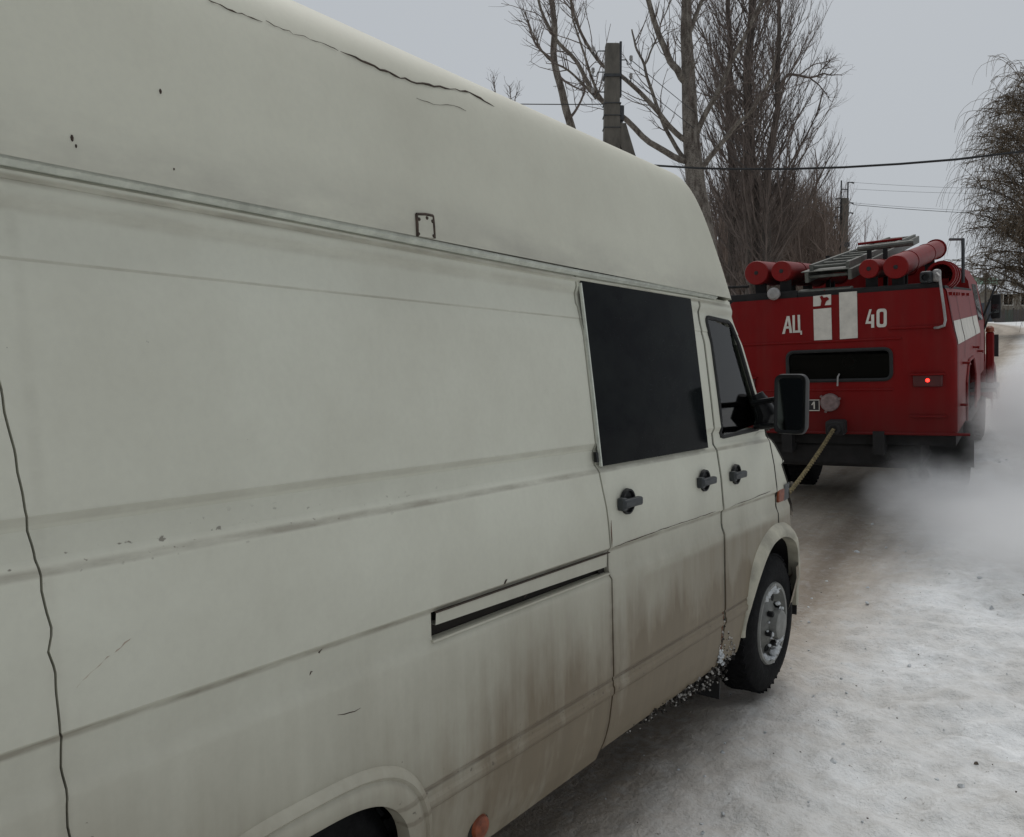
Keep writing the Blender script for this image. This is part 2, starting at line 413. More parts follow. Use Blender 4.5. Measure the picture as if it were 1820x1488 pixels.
# ==================================================================
#                              THE VAN
# ==================================================================
XS = -1.404                       # outer side plane
VC = XS - 1.0                     # centre line
VO = Vector((VC, 1.9, 0))
van = empty('van', VO, 'dirty white high-roof panel van with rusty cracks, towed on a rope behind the red truck', 'van')
PROF = [(.30, .045), (.36, .022), (.44, .004), (.55, -.010), (.62, -.012), (.9, -.004), (1.06, 0.), (1.20, .014), (1.35, .040), (1.55, .066), (1.75, .094), (1.92, .118), (2.05, .138)]
def inset(z):
    v = lerp_tab(PROF, z)
    f = 0.
    f += .014 * ss(1.425, 1.400, z) * (1 - ss(1.352, 1.325, z))      # mid groove
    f += .012 * ss(1.062, 1.048, z) * (1 - ss(.985, .945, z))        # lower groove, sharp upper edge
    f += .004 * ss(.606, .602, z) * (1 - ss(.594, .590, z))
    f -= .006 * ss(.575, .565, z) * (1 - ss(.545, .535, z))          # rub ledge
    f += .012 * ss(1.975, 1.945, z) * (1 - ss(1.93, 1.80, z))        # crease below the gutter
    f += .0025 * ss(1.862, 1.858, z)  * (1 - ss(1.852, 1.80, z))
    return v + f
def sx(z, s=0, out=0.): return XS - inset(z) + out
ZR = sorted(set([round(x, 4) for x in np.arange(.30, 2.045, .0125)] + [1.425, 1.40, 1.352, 1.325, 1.062, 1.048, .985, .945, .606, .602, .594, .59, .575, .565, .545, .535, 1.975, 1.945, 1.862, 1.858, 1.852]))

def in_poly(p, poly):
    x, y = p; c = False; n = len(poly)
    for i in range(n):
        x0, y0 = poly[i]; x1, y1 = poly[(i+1) % n]
        if (y0 > y) != (y1 > y) and x < (x1-x0)*(y-y0)/(y1-y0)+x0: c = not c
    return c
GA = .0022
def panel(name, sl, sr, z0, z1, ds=.02, hole=None, snap=None, side=1, mat=None, parent=None, flange=.03, extra_s=()):
    """skin panel of the van flank between two seams; hole(s,z) cuts, snap((s,z)) pulls cut edges onto the outline"""
    zs = [z0] + [z for z in ZR if z0 + .003 < z < z1 - .003] + [z1]
    nseg = max(2, int((sr(.9) - sl(.9)) / ds))
    us = sorted(set([i / nseg for i in range(nseg + 1)]))
    P = [[(sl(z) + (sr(z) - sl(z)) * u, z) for u in us] for z in zs]
    nr, nc = len(P), len(P[0])
    keep = np.ones((nr - 1, nc - 1), bool)
    if hole:
        for i in range(nr - 1):
            for j in range(nc - 1):
                c = [(P[i][j][k] + P[i+1][j+1][k]) / 2 for k in (0, 1)]
                if hole(*c): keep[i, j] = False
    used = {}
    mb = MB()
    def vid(i, j):
        if (i, j) in used: return used[(i, j)]
        s, z = P[i][j]
        if snap and hole:
            nb = [keep[a, b] for a in (i-1, i) for b in (j-1, j) if 0 <= a < nr-1 and 0 <= b < nc-1]
            if not all(nb): s, z = snap(s, z)
        X = sx(z, s)
        if side < 0: X = 2 * VC - X
        mb.v.append((X, s, z)); used[(i, j)] = len(mb.v) - 1; return used[(i, j)]
    from collections import Counter
    ec = {}
    for i in range(nr - 1):
        for j in range(nc - 1):
            if not keep[i, j]: continue
            q = (vid(i, j), vid(i, j+1), vid(i+1, j+1), vid(i+1, j))
            if side < 0: q = q[::-1]
            mb.f.append(q)
            for a, b in zip(q, q[1:] + q[:1]):
                k = (min(a, b), max(a, b)); ec[k] = None if k in ec else (a, b)
    dup = {}
    def dv(a):
        if a not in dup:
            p = mb.v[a]; mb.v.append((p[0] - flange * side, p[1], p[2])); dup[a] = len(mb.v) - 1
        return dup[a]
    for k, e in list(ec.items()):
        if e: mb.f.append((e[1], e[0], dv(e[0]), dv(e[1])))
    return mb.build(name, mat or M['van'], parent or van, off=VO, angle=28)

_js = np.random.default_rng(3).normal(0, 1, 400)
def wig(z, a): 
    k = z * 30; i = int(k) % 398; f = k - int(k); return a * (_js[i] * (1 - f) + _js[i+1] * f)
def seamA(z): return .619 - .046 * ss(1.22, 1.72, z) + wig(z, .0025) + (.008 if z < 1.06 else 0)
def seamB(z): return 2.463 + (.006 if z < .96 else 0) - (.018 * ss(.42, .30, z)) + (-.008 if 1.90 < z < 2.06 else 0) - .022 * ss(1.12, 1.38, z)
def seamC(z): return 3.478 + (.004 if z < 1.0 else 0)
def seamD(z): return lerp_tab([(.3, 4.22), (.8, 4.215), (1.06, 4.19), (1.38, 4.155), (2.05, 3.83)], z)
G = .005
# arches
def archR(s, z, a, h): return (abs(s - 1.13) / a) ** 3.4 + (max(0, z - .26) / h) ** 3.4
def archRhole(s, z): return archR(s, z, .335, .405) < 1
def snapR(s, z):
    v = archR(s, z, .335, .405) ** (1 / 3.4)
    if v < .05 or z < .30 or abs(v - 1) > .25: return s, z
    return 1.13 + (s - 1.13) / v, .26 + (z - .26) / v
WF = (4.18, .365); AZ = .395; RA = .445
def archFhole(s, z): return math.hypot(s - WF[0], z - AZ) < RA
def snapF(s, z):
    d = math.hypot(s - WF[0], z - AZ)
    if d < .2 or abs(d - RA) > .06: return s, z
    return WF[0] + (s - WF[0]) * RA / d, AZ + (z - AZ) * RA / d
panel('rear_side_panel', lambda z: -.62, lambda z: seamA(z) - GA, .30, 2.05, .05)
SLOT = (1.55, 2.458, .972, 1.046)
def side_hole(s, z): return archRhole(s, z) or (SLOT[0] < s < SLOT[1] and SLOT[2] < z < SLOT[3])
def side_snap(s, z):
    if z < .8: return snapR(s, z)
    if abs(s - SLOT[0]) < .03: s = SLOT[0]
    if abs(z - SLOT[2]) < .012: z = SLOT[2]
    if abs(z - SLOT[3]) < .012: z = SLOT[3]
    return s, z
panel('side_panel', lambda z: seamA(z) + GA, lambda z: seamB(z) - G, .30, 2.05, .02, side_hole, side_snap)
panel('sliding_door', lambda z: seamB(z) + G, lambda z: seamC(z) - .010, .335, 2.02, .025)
FW_ = [(3.565, 1.378), (3.55, 1.93), (3.845, 1.92), (4.085, 1.392)]
FWs = [(3.565, 1.375), (3.55, 1.935), (3.79, 1.925), (4.115, 1.385)]
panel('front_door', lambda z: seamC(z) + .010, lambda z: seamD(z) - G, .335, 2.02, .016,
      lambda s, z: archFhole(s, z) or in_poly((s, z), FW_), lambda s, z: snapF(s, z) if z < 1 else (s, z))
# left flank (seen only through the cab, or from elsewhere)
panel('left_side_panel', lambda z: -.62, lambda z: 3.47, .30, 2.05, .06, archRhole, snapR, side=-1)
panel('left_front_door', lambda z: 3.48, lambda z: seamD(z), .335, 2.02, .025, lambda s, z: archFhole(s, z) or in_poly((s, z), FW_),
      lambda s, z: snapF(s, z) if z < 1 else (s, z), side=-1)
# dark backing strips behind the seams
for nm, fn, w in (('seam_seal', seamA, .03), ('seam_seal', seamB, .04), ('seam_seal', seamC, .0095)):
    mb = MB(); mb.grid([[(sx(z) - (.005 if fn is seamC else .022), fn(z) + d, z) for d in (-w, w)] for z in np.arange(.32, 2.04, .04)])
    mb.build(nm, M['seam'] if fn is not seamC else M['seal'], van, off=VO)
# ---- window gaskets, glass
def strip_tube(poly, r, mat, name, out=.002, parent=None, closed=True, n=6):
    pts = []
    P = poly + [poly[0]] if closed else poly
    for (a, b) in zip(P, P[1:]):
        for k in range(6):
            s = a[0] + (b[0]-a[0])*k/6; z = a[1] + (b[1]-a[1])*k/6
            pts.append((sx(z, out=out), s, z))
    pts.append(pts[0] if closed else (sx(P[-1][1], out=out), P[-1][0], P[-1][1]))
    return MB().tube(pts, r, n).build(name, mat, parent or van, off=VO)
def round_poly(poly, r, k=5):
    out = []; n = len(poly)
    for i in range(n):
        p = Vector(poly[i]); a = (Vector(poly[i-1]) - p).normalized(); b = (Vector(poly[(i+1) % n]) - p).normalized()
        p0 = p + a * r; p1 = p + b * r
        for t in range(k + 1):
            t /= k; q = p0 * (1-t)**2 + p * 2*t*(1-t) + p1 * t*t; out.append((q.x, q.y))
    return out
fwr = round_poly(FW_, .035)
strip_tube(fwr, .010, M['rubber'], 'window_seal', .0)
def skin_poly(poly, out, thick, name, mat, nz=14, parent=None, side=1):
    """a plate that follows the flank inside a convex outline"""
    zs = np.linspace(min(p[1] for p in poly), max(p[1] for p in poly), nz)
    rows = []
    for z in zs:
        zz = min(max(z, zs[0] + 1e-4), zs[-1] - 1e-4); xsn = []
        for a, b in zip(poly, poly[1:] + poly[:1]):
            if (a[1] > zz) != (b[1] > zz): xsn.append(a[0] + (b[0]-a[0])*(zz-a[1])/(b[1]-a[1]))
        rows.append((zz, min(xsn), max(xsn)))
    def X(z, o):
        x = XS - lerp_tab(PROF, z) + o
        return x if side > 0 else 2 * VC - x
    mb = MB()
    mb.grid([[(X(z, out), s, z) for s in (a, b)] for z, a, b in rows])
    mb.grid([[(X(z, out - thick), s, z) for s in (b, a)] for z, a, b in rows])
    mb.grid([[(X(z, out - t), a, z) for t in (thick, 0)] for z, a, b in rows])
    mb.grid([[(X(z, out - t), b, z) for t in (0, thick)] for z, a, b in rows])
    for (z, a, b), fl in ((rows[0], 1), (rows[-1], 0)):
        q = [(X(z, out), a, z), (X(z, out), b, z), (X(z, out - thick), b, z), (X(z, out - thick), a, z)]
        i = len(mb.v); mb.v.extend(q); mb.f.append(tuple(i + k for k in (range(4) if fl else reversed(range(4)))))
    return mb.build(name, mat, parent or van, off=VO)
skin_poly(FW_, -.012, .004, 'door_window', M['glass'])
skin_poly(FW_, -.012, .004, 'left_door_window', M['glass'], side=-1)
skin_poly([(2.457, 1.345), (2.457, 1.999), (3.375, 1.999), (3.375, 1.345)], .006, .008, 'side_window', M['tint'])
skin_poly([(2.449, 1.345), (2.449, 1.985), (2.456, 1.985), (2.456, 1.345)], .010, .010, 'window_trim', M['rail'])
# small catch block on the seam left of the window
skin_poly([(2.428, 1.36), (2.428, 1.395), (2.441, 1.395), (2.441, 1.36)], .006, .012, 'window_catch', M['black'])
# ---- gutter rail and high roof
def gut(z0, z1, o0, o1, name, mat):
    mb = MB(); ys = np.linspace(-.62, 3.80, 60)
    sec = [(XS - .138 + o0 - .05, z1), (XS - .138 + o1, z1), (XS - .138 + o1, (z0+z1)/2), (XS - .138 + o0, z0), (XS - .138 + o0 - .06, z0)]
    rows = []
    for y in ys:
        dz = -.0 * y + .004 * math.sin(y * 2.1); k = -.10 * ss(3.62, 3.84, y) 
        rows.append([(x + k, y, z + dz) for x, z in sec])
    mb.grid(rows); mb.grid([[(2*VC - p[0], p[1], p[2]) for p in reversed(r)] for r in rows]); return mb.build(name, mat, van, off=VO)
gut(2.012, 2.030, .018, .030, 'gutter_rail', M['rail'])
gut(1.992, 2.006, .010, .016, 'gutter_lip', M['van'])
RP = [(.098, 2.028), (.100, 2.06), (.112, 2.15), (.128, 2.25), (.146, 2.35), (.166, 2.435), (.192, 2.505), (.228, 2.557), (.275, 2.592), (.34, 2.618), (.44, 2.645), (.6, 2.672), (.8, 2.688), (1.0, 2.694)]
def densify(tab, k=4):
    out = []
    for j in range(len(tab) - 1):
        p0, p1, p2, p3 = (Vector(tab[max(0, j-1)]), Vector(tab[j]), Vector(tab[j+1]), Vector(tab[min(len(tab)-1, j+2)]))
        for q in range(k):
            t = q / k
            v = .5 * (2*p1 + (p2-p0)*t + (2*p0 - 5*p1 + 4*p2 - p3)*t*t + (3*p1 - p0 - 3*p2 + p3)*t**3); out.append((v.x, v.y))
    return out + [tab[-1]]
RP = densify(RP)
def smin(a, b, k):
    h = max(k - abs(a - b), 0) / k; return min(a, b) - h * h * k * .25
def bulge(i): return .22 * (1 - (1 - min(1, i)) ** 1.6)
rows = []
for y in list(np.linspace(-.62, 3.2, 40)) + list(np.linspace(3.24, 4.12, 130)):
    half = []
    for i, z in RP:
        zf = 2.03 + .57 / (.30 + .56 * bulge(i)) * (3.742 + bulge(i) - y)
        zz = max(2.022, smin(z, zf, .025) if y > 3 else z)
        half.append((i, min(y, 3.742 + bulge(i) + .004), zz))
    row = [(XS - i, yy, z) for i, yy, z in half] + [(2*VC - (XS - i), yy, z) for i, yy, z in reversed(half[:-1])]
    rows.append(row)
roof_o = MB().grid(rows).build('high_roof', M['roof'], van, off=VO, angle=60)
def roof_pt(y, i, out=0):
    z = lerp_tab(RP, i); return Vector((XS - i + out, y, z + out * .3))
def roof_z(y, z, out=0):
    tab = [(b, a) for a, b in RP]; return Vector((XS - lerp_tab(tab, z) + out, y, z))
def pix_roof(px, py):                       # where a photo pixel meets the roof side
    d = fw * F + rt * (px - CX) + upv * (CY - py); tab = [(b, a) for a, b in RP]
    i = .15
    for _ in range(12):
        t = (XS - i) / d.x; z = CAMZ + d.z * t; i = lerp_tab(tab, z)
    return Vector((XS - i, d.y * t, z))
def pix_side(px, py, out=0.):
    d = fw * F + rt * (px - CX) + upv * (CY - py); i = 0.
    for _ in range(10):
        t = (XS - i + out) / d.x; z = CAMZ + d.z * t; i = inset(z)
    return Vector((XS - i + out, d.y * t, z))
def crack(pix, r, name, mat, fn=pix_roof, jit=.0016, seed=1, out=.0015):
    rr = random.Random(seed); pts = []; rad = []
    for (a, b) in zip(pix, pix[1:]):
        n = max(2, int(math.hypot(b[0]-a[0], b[1]-a[1]) / 9))
        for k in range(n):
            t = k / n; p = fn(a[0]+(b[0]-a[0])*t, a[1]+(b[1]-a[1])*t)
            pts.append(p + Vector((out, rr.uniform(-jit, jit), rr.uniform(-jit, jit)))); rad.append(.55 * r * rr.uniform(.35, 1.25))
    rad[0] = rad[-1] = .0004
    return MB().tube(pts, rad, 6).build(name, mat, van, off=VO)
crack([(368, 0), (420, 22), (475, 42)], .0026, 'roof_crack', M['crack'], seed=1)
crack([(470, 38), (520, 60), (560, 72), (610, 96)], .0014, 'roof_crack', M['crack'], seed=2, jit=.003)
crack([(605, 92), (650, 112), (700, 134), (740, 148), (790, 156), (835, 165), (886, 193)], .0046, 'roof_crack', M['crack'], seed=3, jit=.0028)
crack([(740, 174), (770, 186), (805, 187), (838, 201)], .0013, 'roof_crack', M['crack'], seed=4)
# riveted patch plate on the roof edge
pp = [pix_roof(*q) for q in ((739, 381), (768, 384), (771, 424), (741, 420))]
for a, b in ((0, 1), (1, 2), (0, 3)):
    MB().tube([pp[a] + Vector((.002, 0, 0)), (pp[a] + pp[b]) / 2 + Vector((.003, 0, .002)), pp[b] + Vector((.002, 0, 0))], .0042, 6).build('patch_edge', M['crack'], van, off=VO)
mb = MB().grid([[tuple(pp[3] + Vector((.004, 0, 0))), tuple(pp[2] + Vector((.004, 0, 0)))], [tuple(pp[0] + Vector((.004, 0, 0))), tuple(pp[1] + Vector((.004, 0, 0)))]])
mb.build('roof_patch', M['roof'], van, off=VO)
for q in ((743, 390), (757, 388), (767, 394), (742, 416), (769, 420)):
    p = pix_roof(*q); MB().lathe([(0, .007), (.004, .006), (.006, .002)], 8, Matrix.Translation(p) @ Matrix.Rotation(math.pi/2, 4, 'Y')).build('rivet', M['crack'], van, off=VO)
for q in ((128, 246, .007), (135, 260, .004), (285, 163, .006), (309, 301, .003)):
    p = pix_roof(q[0], q[1]); mb = MB(); mb.lathe([(0, .003), (q[2]*.6, .0025), (q[2], .0)], 7, Matrix.Translation(p) @ Matrix.Rotation(math.pi/2, 4, 'Y') @ Matrix.Diagonal((1.0, .45, 1, 1)))
    mb.build('paint_chip', M['crack'], van, off=VO)
# scuffs and scratches on the flank
crack([(130, 1228), (160, 1196), (200, 1162), (252, 1120)], .0030, 'scuff', simple('scuffed_primer', (.36, .30, .235), .8), pix_side, .0015, 6, -.0012)
crack([(600, 1270), (630, 1262), (650, 1255)], .0028, 'scuff', M['crack'], pix_side, .004, 9, .0)
for q in ((549, 1200), (565, 1162), (895, 1038), (932, 1062)):
    crack([q, (q[0]+4, q[1]-5), (q[0]+9, q[1]-10)], .005, 'paint_chip', M['crack'], pix_side, .002, q[0], .0)
# rust runs in the seams
crack([(1086, 925), (1087, 960), (1088, 985)], .003, 'rust_line', M['rust'], pix_side, .002, 12)
crack([(1092, 972), (1150, 950), (1210, 930), (1280, 906)], .0028, 'rust_line', M['crack'], pix_side, .002, 14)
crack([(1298, 901), (1340, 885), (1380, 868)], .0022, 'rust_line', M['crack'], pix_side, .002, 15)
# ---- sliding door rail in the recess
zc = 1.01
MB().box((XS - .055, SLOT[0], SLOT[2] - .01), (XS - .040, SLOT[1], SLOT[3] + .01)).build('rail_recess', M['seam'], van, off=VO)
mb = MB(); y0, y1 = SLOT[0] + .012, SLOT[1] - .012
mb.grid([[(sx(1.04) + .002, y, z) for y in (y0, y1)] for z in ()] or [[(XS - .006, y0, 1.011), (XS - .006, y1, .997)], [(XS - .004, y0, 1.0445), (XS - .004, y1, 1.0445)]])
mb.grid([[(XS - .006, y0, 1.011), (XS - .04, y0, 1.011)], [(XS - .006, y1, .997), (XS - .04, y1, .997)]])
mb.build('rail_cover', M['van'], van, off=VO)
MB().box((XS - .006, SLOT[0] + .01, SLOT[3] - .0015), (XS + .0015, SLOT[1], SLOT[3] + .0015)).build('rail_trim', M['crack'], van, off=VO)
MB().box((XS - .012, SLOT[0] - .004, SLOT[2] - .003), (XS + .001, SLOT[1], SLOT[2] + .003)).build('rail_trim', M['van'], van, off=VO)
# ---- door handles
def handle(px, py, w):
    p = pix_side(px, py); z = p.z; y = p.y
    mb = MB(); Mx = Matrix.Translation((sx(z), y, z)) @ Matrix.Rotation(math.pi/2, 4, 'Y')
    mb.lathe([(.0, .004), (.034, .006), (.040, .014), (.046, .014), (.048, 0)], 24, Mx)
    h = mb.build('handle_cup', M['black'], van, off=VO)
    g = MB().box((sx(z) + .008, y - w/2, z - .018), (sx(z) + .036, y + w/2, z + .014)).build('handle_grip', M['handle'], h, off=VO, bevel=.008)
    MB().box((sx(z) + .0, y - w/2 - .002, z - .026), (sx(z) + .030, y - w/2 + .028, z + .020)).build('handle_pivot', M['handle'], h, off=VO, bevel=.006)
    return h
handle(1113, 891, .135); handle(1250, 854, .14); handle(1306, 843, .14)
# ---- lamps on the flank
def disc(p, r, d, mat, name, nrm='Y', sc=(1, 1)):
    Mx = Matrix.Translation(p) @ Matrix.Rotation(math.pi/2, 4, nrm) @ Matrix.Diagonal((sc[0], sc[1], 1, 1))
    return MB().lathe([(0, d), (r*.5, d*.95), (r*.85, d*.7), (r, d*.2), (r*1.02, -.004)], 24, Mx).build(name, mat, van, off=VO)
p = pix_side(850, 1468); disc(p, .036, .022, M['amber'], 'side_marker_lamp'); disc(p - Vector((.004, 0, 0)), .046, .012, M['seam'], 'lamp_bezel')
# ---- nose: fender, corner, front
NB = [(.30, 4.50), (.55, 4.56), (.8, 4.555), (.86, 4.53), (1.0, 4.515), (1.08, 4.50), (1.2, 4.42), (1.30, 4.32), (1.375, 4.20)]
def nose_pt(z, q, side=1):
    """q 0..1 along the flank from the door seam to the corner, 1..2 round the corner to the centre"""
    b = lerp_tab(NB, z); s0 = seamD(z) + G; rc = .16 if z < 1.2 else .10
    s1 = max(s0 + .01, b - rc * .8); i0 = inset(z)
    if q <= 1: s = s0 + (s1 - s0) * q; i = i0 + .012 * q * q
    else:
        t = q - 1; i = i0 + .012 + (1.0 - i0 - .012) * t ** 1.6
        s = s1 + (b + .26 - s1) * (1 - (1 - min(1, t)) ** 3.0)
    X = XS - i
    return (X if side > 0 else 2*VC - X, s, z)
zsN = [z for z in ZR if .34 < z < 1.37] + [1.375]
def nose(name, side, q0, q1, n, hole=None):
    zs = zsN; qs = np.linspace(q0, q1, n); mb = MB()
    P = [[nose_pt(z, q, side) for q in qs] for z in zs]
    keepv = {}
    for i in range(len(zs) - 1):
        for j in range(n - 1):
            cy = (P[i][j][1] + P[i+1][j+1][1]) / 2; cz = (P[i][j][2] + P[i+1][j+1][2]) / 2
            if hole and hole(cy, cz): continue
            ids = []
            for a, b in ((i, j), (i, j+1), (i+1, j+1), (i+1, j)):
                if (a, b) not in keepv:
                    x, y, z = P[a][b]
                    if hole:
                        d = math.hypot(y - WF[0], z - AZ)
                        if abs(d - RA) < .03: y = WF[0] + (y-WF[0])*RA/d; z = AZ + (z-AZ)*RA/d
                    keepv[(a, b)] = len(mb.v); mb.v.append((x, y, z))
                ids.append(keepv[(a, b)])
            mb.f.append(tuple(ids) if side > 0 else tuple(reversed(ids)))
    return mb.build(name, M['van'], van, off=VO, angle=45)
for sd in (1, -1):
    nose('front_fender', sd, 0, 1.12, 34, archFhole); nose('nose_panel', sd, 1.12, 2.0, 24)
# hood seam, grille, headlights, bumper
mb = MB(); mb.tube([nose_pt(z, 1.03) for z in np.linspace(1.37, 1.03, 14)], .006, 6); mb.build('hood_seam', M['seam'], van, off=VO)
mb = MB(); mb.tube([tuple(Vector(nose_pt(z, 0.0)) + Vector((-.001, -.003, 0))) for z in np.linspace(1.37, .83, 20)], .0035, 6); mb.build('fender_seam', M['seam'], van, off=VO)
for k, z in enumerate((.98, .93, .88)):
    pts = [nose_pt(z, 1.45 + .55*t/10) for t in range(11)]; pts += [(2*VC - p[0], p[1], p[2]) for p in reversed(pts)]
    MB().tube(pts, .016, 6).build('grille_bar', M['black'], van, off=VO)
for sd in (1, -1):
    P = [[tuple(Vector(nose_pt(z, q, sd)) + Vector((.012 * sd, .012, 0))) for q in np.linspace(1.10, 1.40, 8)] for z in np.linspace(.88, 1.03, 5)]
    MB().grid(P).build('headlight', M['lampglass'], van, off=VO)
    P = [[tuple(Vector(nose_pt(z, q, sd)) + Vector((.008 * sd, .002, 0))) for q in np.linspace(.62, 1.06, 6)] for z in np.linspace(.995, 1.085, 4)]
    mb = MB().grid(P); mb.build('corner_lamp', M['handle'], van, off=VO)
    b = nose_pt(1.03, .30, sd); MB().box((min(b[0], b[0] + .016*sd), b[1] - .045, 1.0), (max(b[0], b[0] + .016*sd), b[1] + .045, 1.065)).build('side_indicator', M['amber'], van, off=VO, bevel=.006)
rows = []
for q in list(np.linspace(.86, 2.0, 20)):
    rows.append([tuple(Vector(nose_pt(z, q)) + Vector((.02, .045, 0)) * 1) for z in (.36, .42, .56, .62)])
rows = rows + [[(2*VC - p[0], p[1], p[2]) for p in r] for r in reversed(rows)]
MB().grid(rows).build('bumper', M['van'], van, off=VO, smooth=True)
# ---- windscreen, pillars
def ws_pt(t, i):
    z = 2.03 + (1.375 - 2.03) * t; s = 3.81 + (4.215 - 3.81) * t
    return Vector((XS - (lerp_tab(PROF, z) + .012 + i * (1 - lerp_tab(PROF, z) - .012)), s + .22 * (1 - (1 - i) ** 1.6), z))
for sd in (1, -1):
    P = [[ws_pt(t, i) for i in np.linspace(.07, 1, 14)] for t in np.linspace(.03, 1, 10)]
    if sd < 0: P = [[(2*VC - p.x, p.y, p.z) for p in r] for r in P]
    MB().grid([[tuple(p) for p in r] for r in P]).build('windscreen', M['glass'], van, off=VO)
    P = [[ws_pt(t, i) + Vector((0, 0, .0)) for i in np.linspace(0, .075, 5)] for t in np.linspace(-.02, 1.0, 12)]
    P = [[tuple(Vector((p.x if sd > 0 else 2*VC - p.x, p.y, p.z))) for p in r] for r in P]
    MB().grid(P).build('windscreen_pillar', M['van'], van, off=VO)
    pl = [ws_pt(t, .05) for t in np.linspace(0, 1.0, 8)]
    MB().tube([(p.x if sd > 0 else 2*VC - p.x, p.y + .004, p.z) for p in pl], .008, 6).build('windscreen_seal', M['rubber'], van, off=VO)
P = [ws_pt(.02, i) for i in np.linspace(0, 1, 14)]; P = P + [Vector((2*VC - p.x, p.y, p.z)) for p in reversed(P)]
MB().tube(P, .022, 8).build('windscreen_header', M['van'], van, off=VO)
# cowl / dashboard / seats / bulkhead / floor
P = [[ws_pt(1.0, i) + Vector((0, d, dz)) for i in np.linspace(0, 1, 12)] for d, dz in ((0, .0), (-.16, .0), (-.42, -.06), (-.44, -.30))]
for sd in (1, -1): MB().grid([[(p.x if sd > 0 else 2*VC - p.x, p.y, p.z) for p in r] for r in P]).build('dashboard', M['dash'], van, off=VO)
for k, xx in enumerate((XS - .50, XS - 1.50)):
    mb = MB().box((xx - .25, 3.02, .78), (xx + .25, 3.52, .96)); mb.build('cab_seat', M['seat'], van, off=VO, bevel=.05)
    MB().box((xx - .24, 2.92, .94), (xx + .24, 3.07, 1.50)).build('seat_back', M['seat'], van, off=VO, bevel=.05)
    MB().box((xx - .13, 2.93, 1.54), (xx + .13, 3.03, 1.70)).build('head_rest', M['seat'], van, off=VO, bevel=.04)
MB().lathe([(.19 + .014*math.cos(a), .014*math.sin(a)) for a in np.linspace(0, 2*math.pi, 9)], 24, Matrix.Translation((XS - 1.5, 3.78, 1.26)) @ Matrix.Rotation(R(-32), 4, 'X')).build('steering_wheel', M['black'], van, off=VO)
MB().box((XS - 1.78, 2.86, .5), (XS - .22, 2.89, 2.1)).build('bulkhead', M['dash'], van, off=VO)
MB().box((XS - 1.9, -.6, .42), (XS - .10, 3.66, .5)).build('cargo_floor', M['chassis'], van, off=VO)
MB().box((XS - 1.9, 3.66, .62), (XS - .10, 4.5, .66)).build('cab_floor', M['chassis'], van, off=VO)
for xx in (XS - .62, XS - 1.38): MB().box((xx - .05, -.55, .36), (xx + .05, 4.55, .50)).build('chassis_rail', M['chassis'], van, off=VO)
P = [[(XS - i if sd > 0 else 2*VC - XS + i, -.62, z) for sd, i in ((1, inset(z)), (1, .5), (1, 1.0), (-1, .5), (-1, inset(z)))] for z in (.30, .6, 1.06, 1.5, 2.03)]
MB().grid(P).build('rear_door', M['van'], van, off=VO)
rr = [(XS - i, -.62, z) for i, z in RP]; rr += [(2*VC - p[0], p[1], p[2]) for p in reversed(rr[:-1])]
mb = MB(); mb.v = rr; mb.f = [tuple(range(len(rr)))]; mb.build('roof_end', M['roof'], van, off=VO)
# inner wheel housings
for (cy, cz, r0) in ((WF[0], WF[1], .47), (1.13, .34, .46)):
    for sd in (1, -1):
        rows = []
        for a in np.linspace(-.15, math.pi + .15, 18):
            yy = cy + r0*math.cos(a); zz = cz + r0*math.sin(a) * (1 if cy > 2 else .80)
            rows.append([((XS - d) if sd > 0 else 2*VC - XS + d, yy, max(.3, zz)) for d in (.03, .50)])
        mb = MB().grid(rows); b = len(mb.v)
        cen = [(XS - .50 if sd > 0 else 2*VC - XS + .50, cy, cz)]
        mb.v += cen
        for i in range(len(rows) - 1): mb.f.append((i*2 + 1, i*2 + 3, b))
        mb.build('wheel_housing', M['chassis'], van, off=VO)
# arch flares
for sd in (1, -1):
    rows = []
    for a in np.linspace(R(-4), R(178), 48):
        c, s_ = math.cos(a), math.sin(a); row = []
        kk = 1 - .7*ss(R(128), R(172), a)
        for r_, o in ((.428, -.03), (.430, .026), (.442, .034), (.462, .032), (.484, .020), (.500, .004), (.506, -.006)):
            r_ = .428 + (r_ - .428)*kk; z = max(.31, AZ + r_*s_); y = WF[0] + r_*c; o = o if o < 0 else o * kk
            X = XS - lerp_tab(PROF, max(.45, z)) + o - (.05 * ss(4.38, 4.66, y))
            row.append((X if sd > 0 else 2*VC - X, y, z))
        rows.append(row)
    MB().grid(rows).build('front_arch_flare', M['flare'], van, off=VO, angle=50)
    rows = []
    for a in np.linspace(R(4), R(176), 60):
        c, s_ = math.cos(a), math.sin(a); row = []
        e = (abs(c)**3.4 + abs(s_)**3.4) ** (-1/3.4)
        for k, o in ((.0, -.03), (.003, .012), (.02, .020), (.055, .020), (.075, .012), (.085, .018), (.105, .012), (.115, -.004)):
            k *= .74; y = 1.13 + (.327 + k) * e * c; z = .26 + (.397 + k) * e * s_
            X = XS - lerp_tab(PROF, max(.42, z)) + o
            row.append((X if sd > 0 else 2*VC - X, y, z))
        rows.append(row)
    MB().grid(rows).build('rear_arch_flare', M['van'], van, off=VO, angle=50)
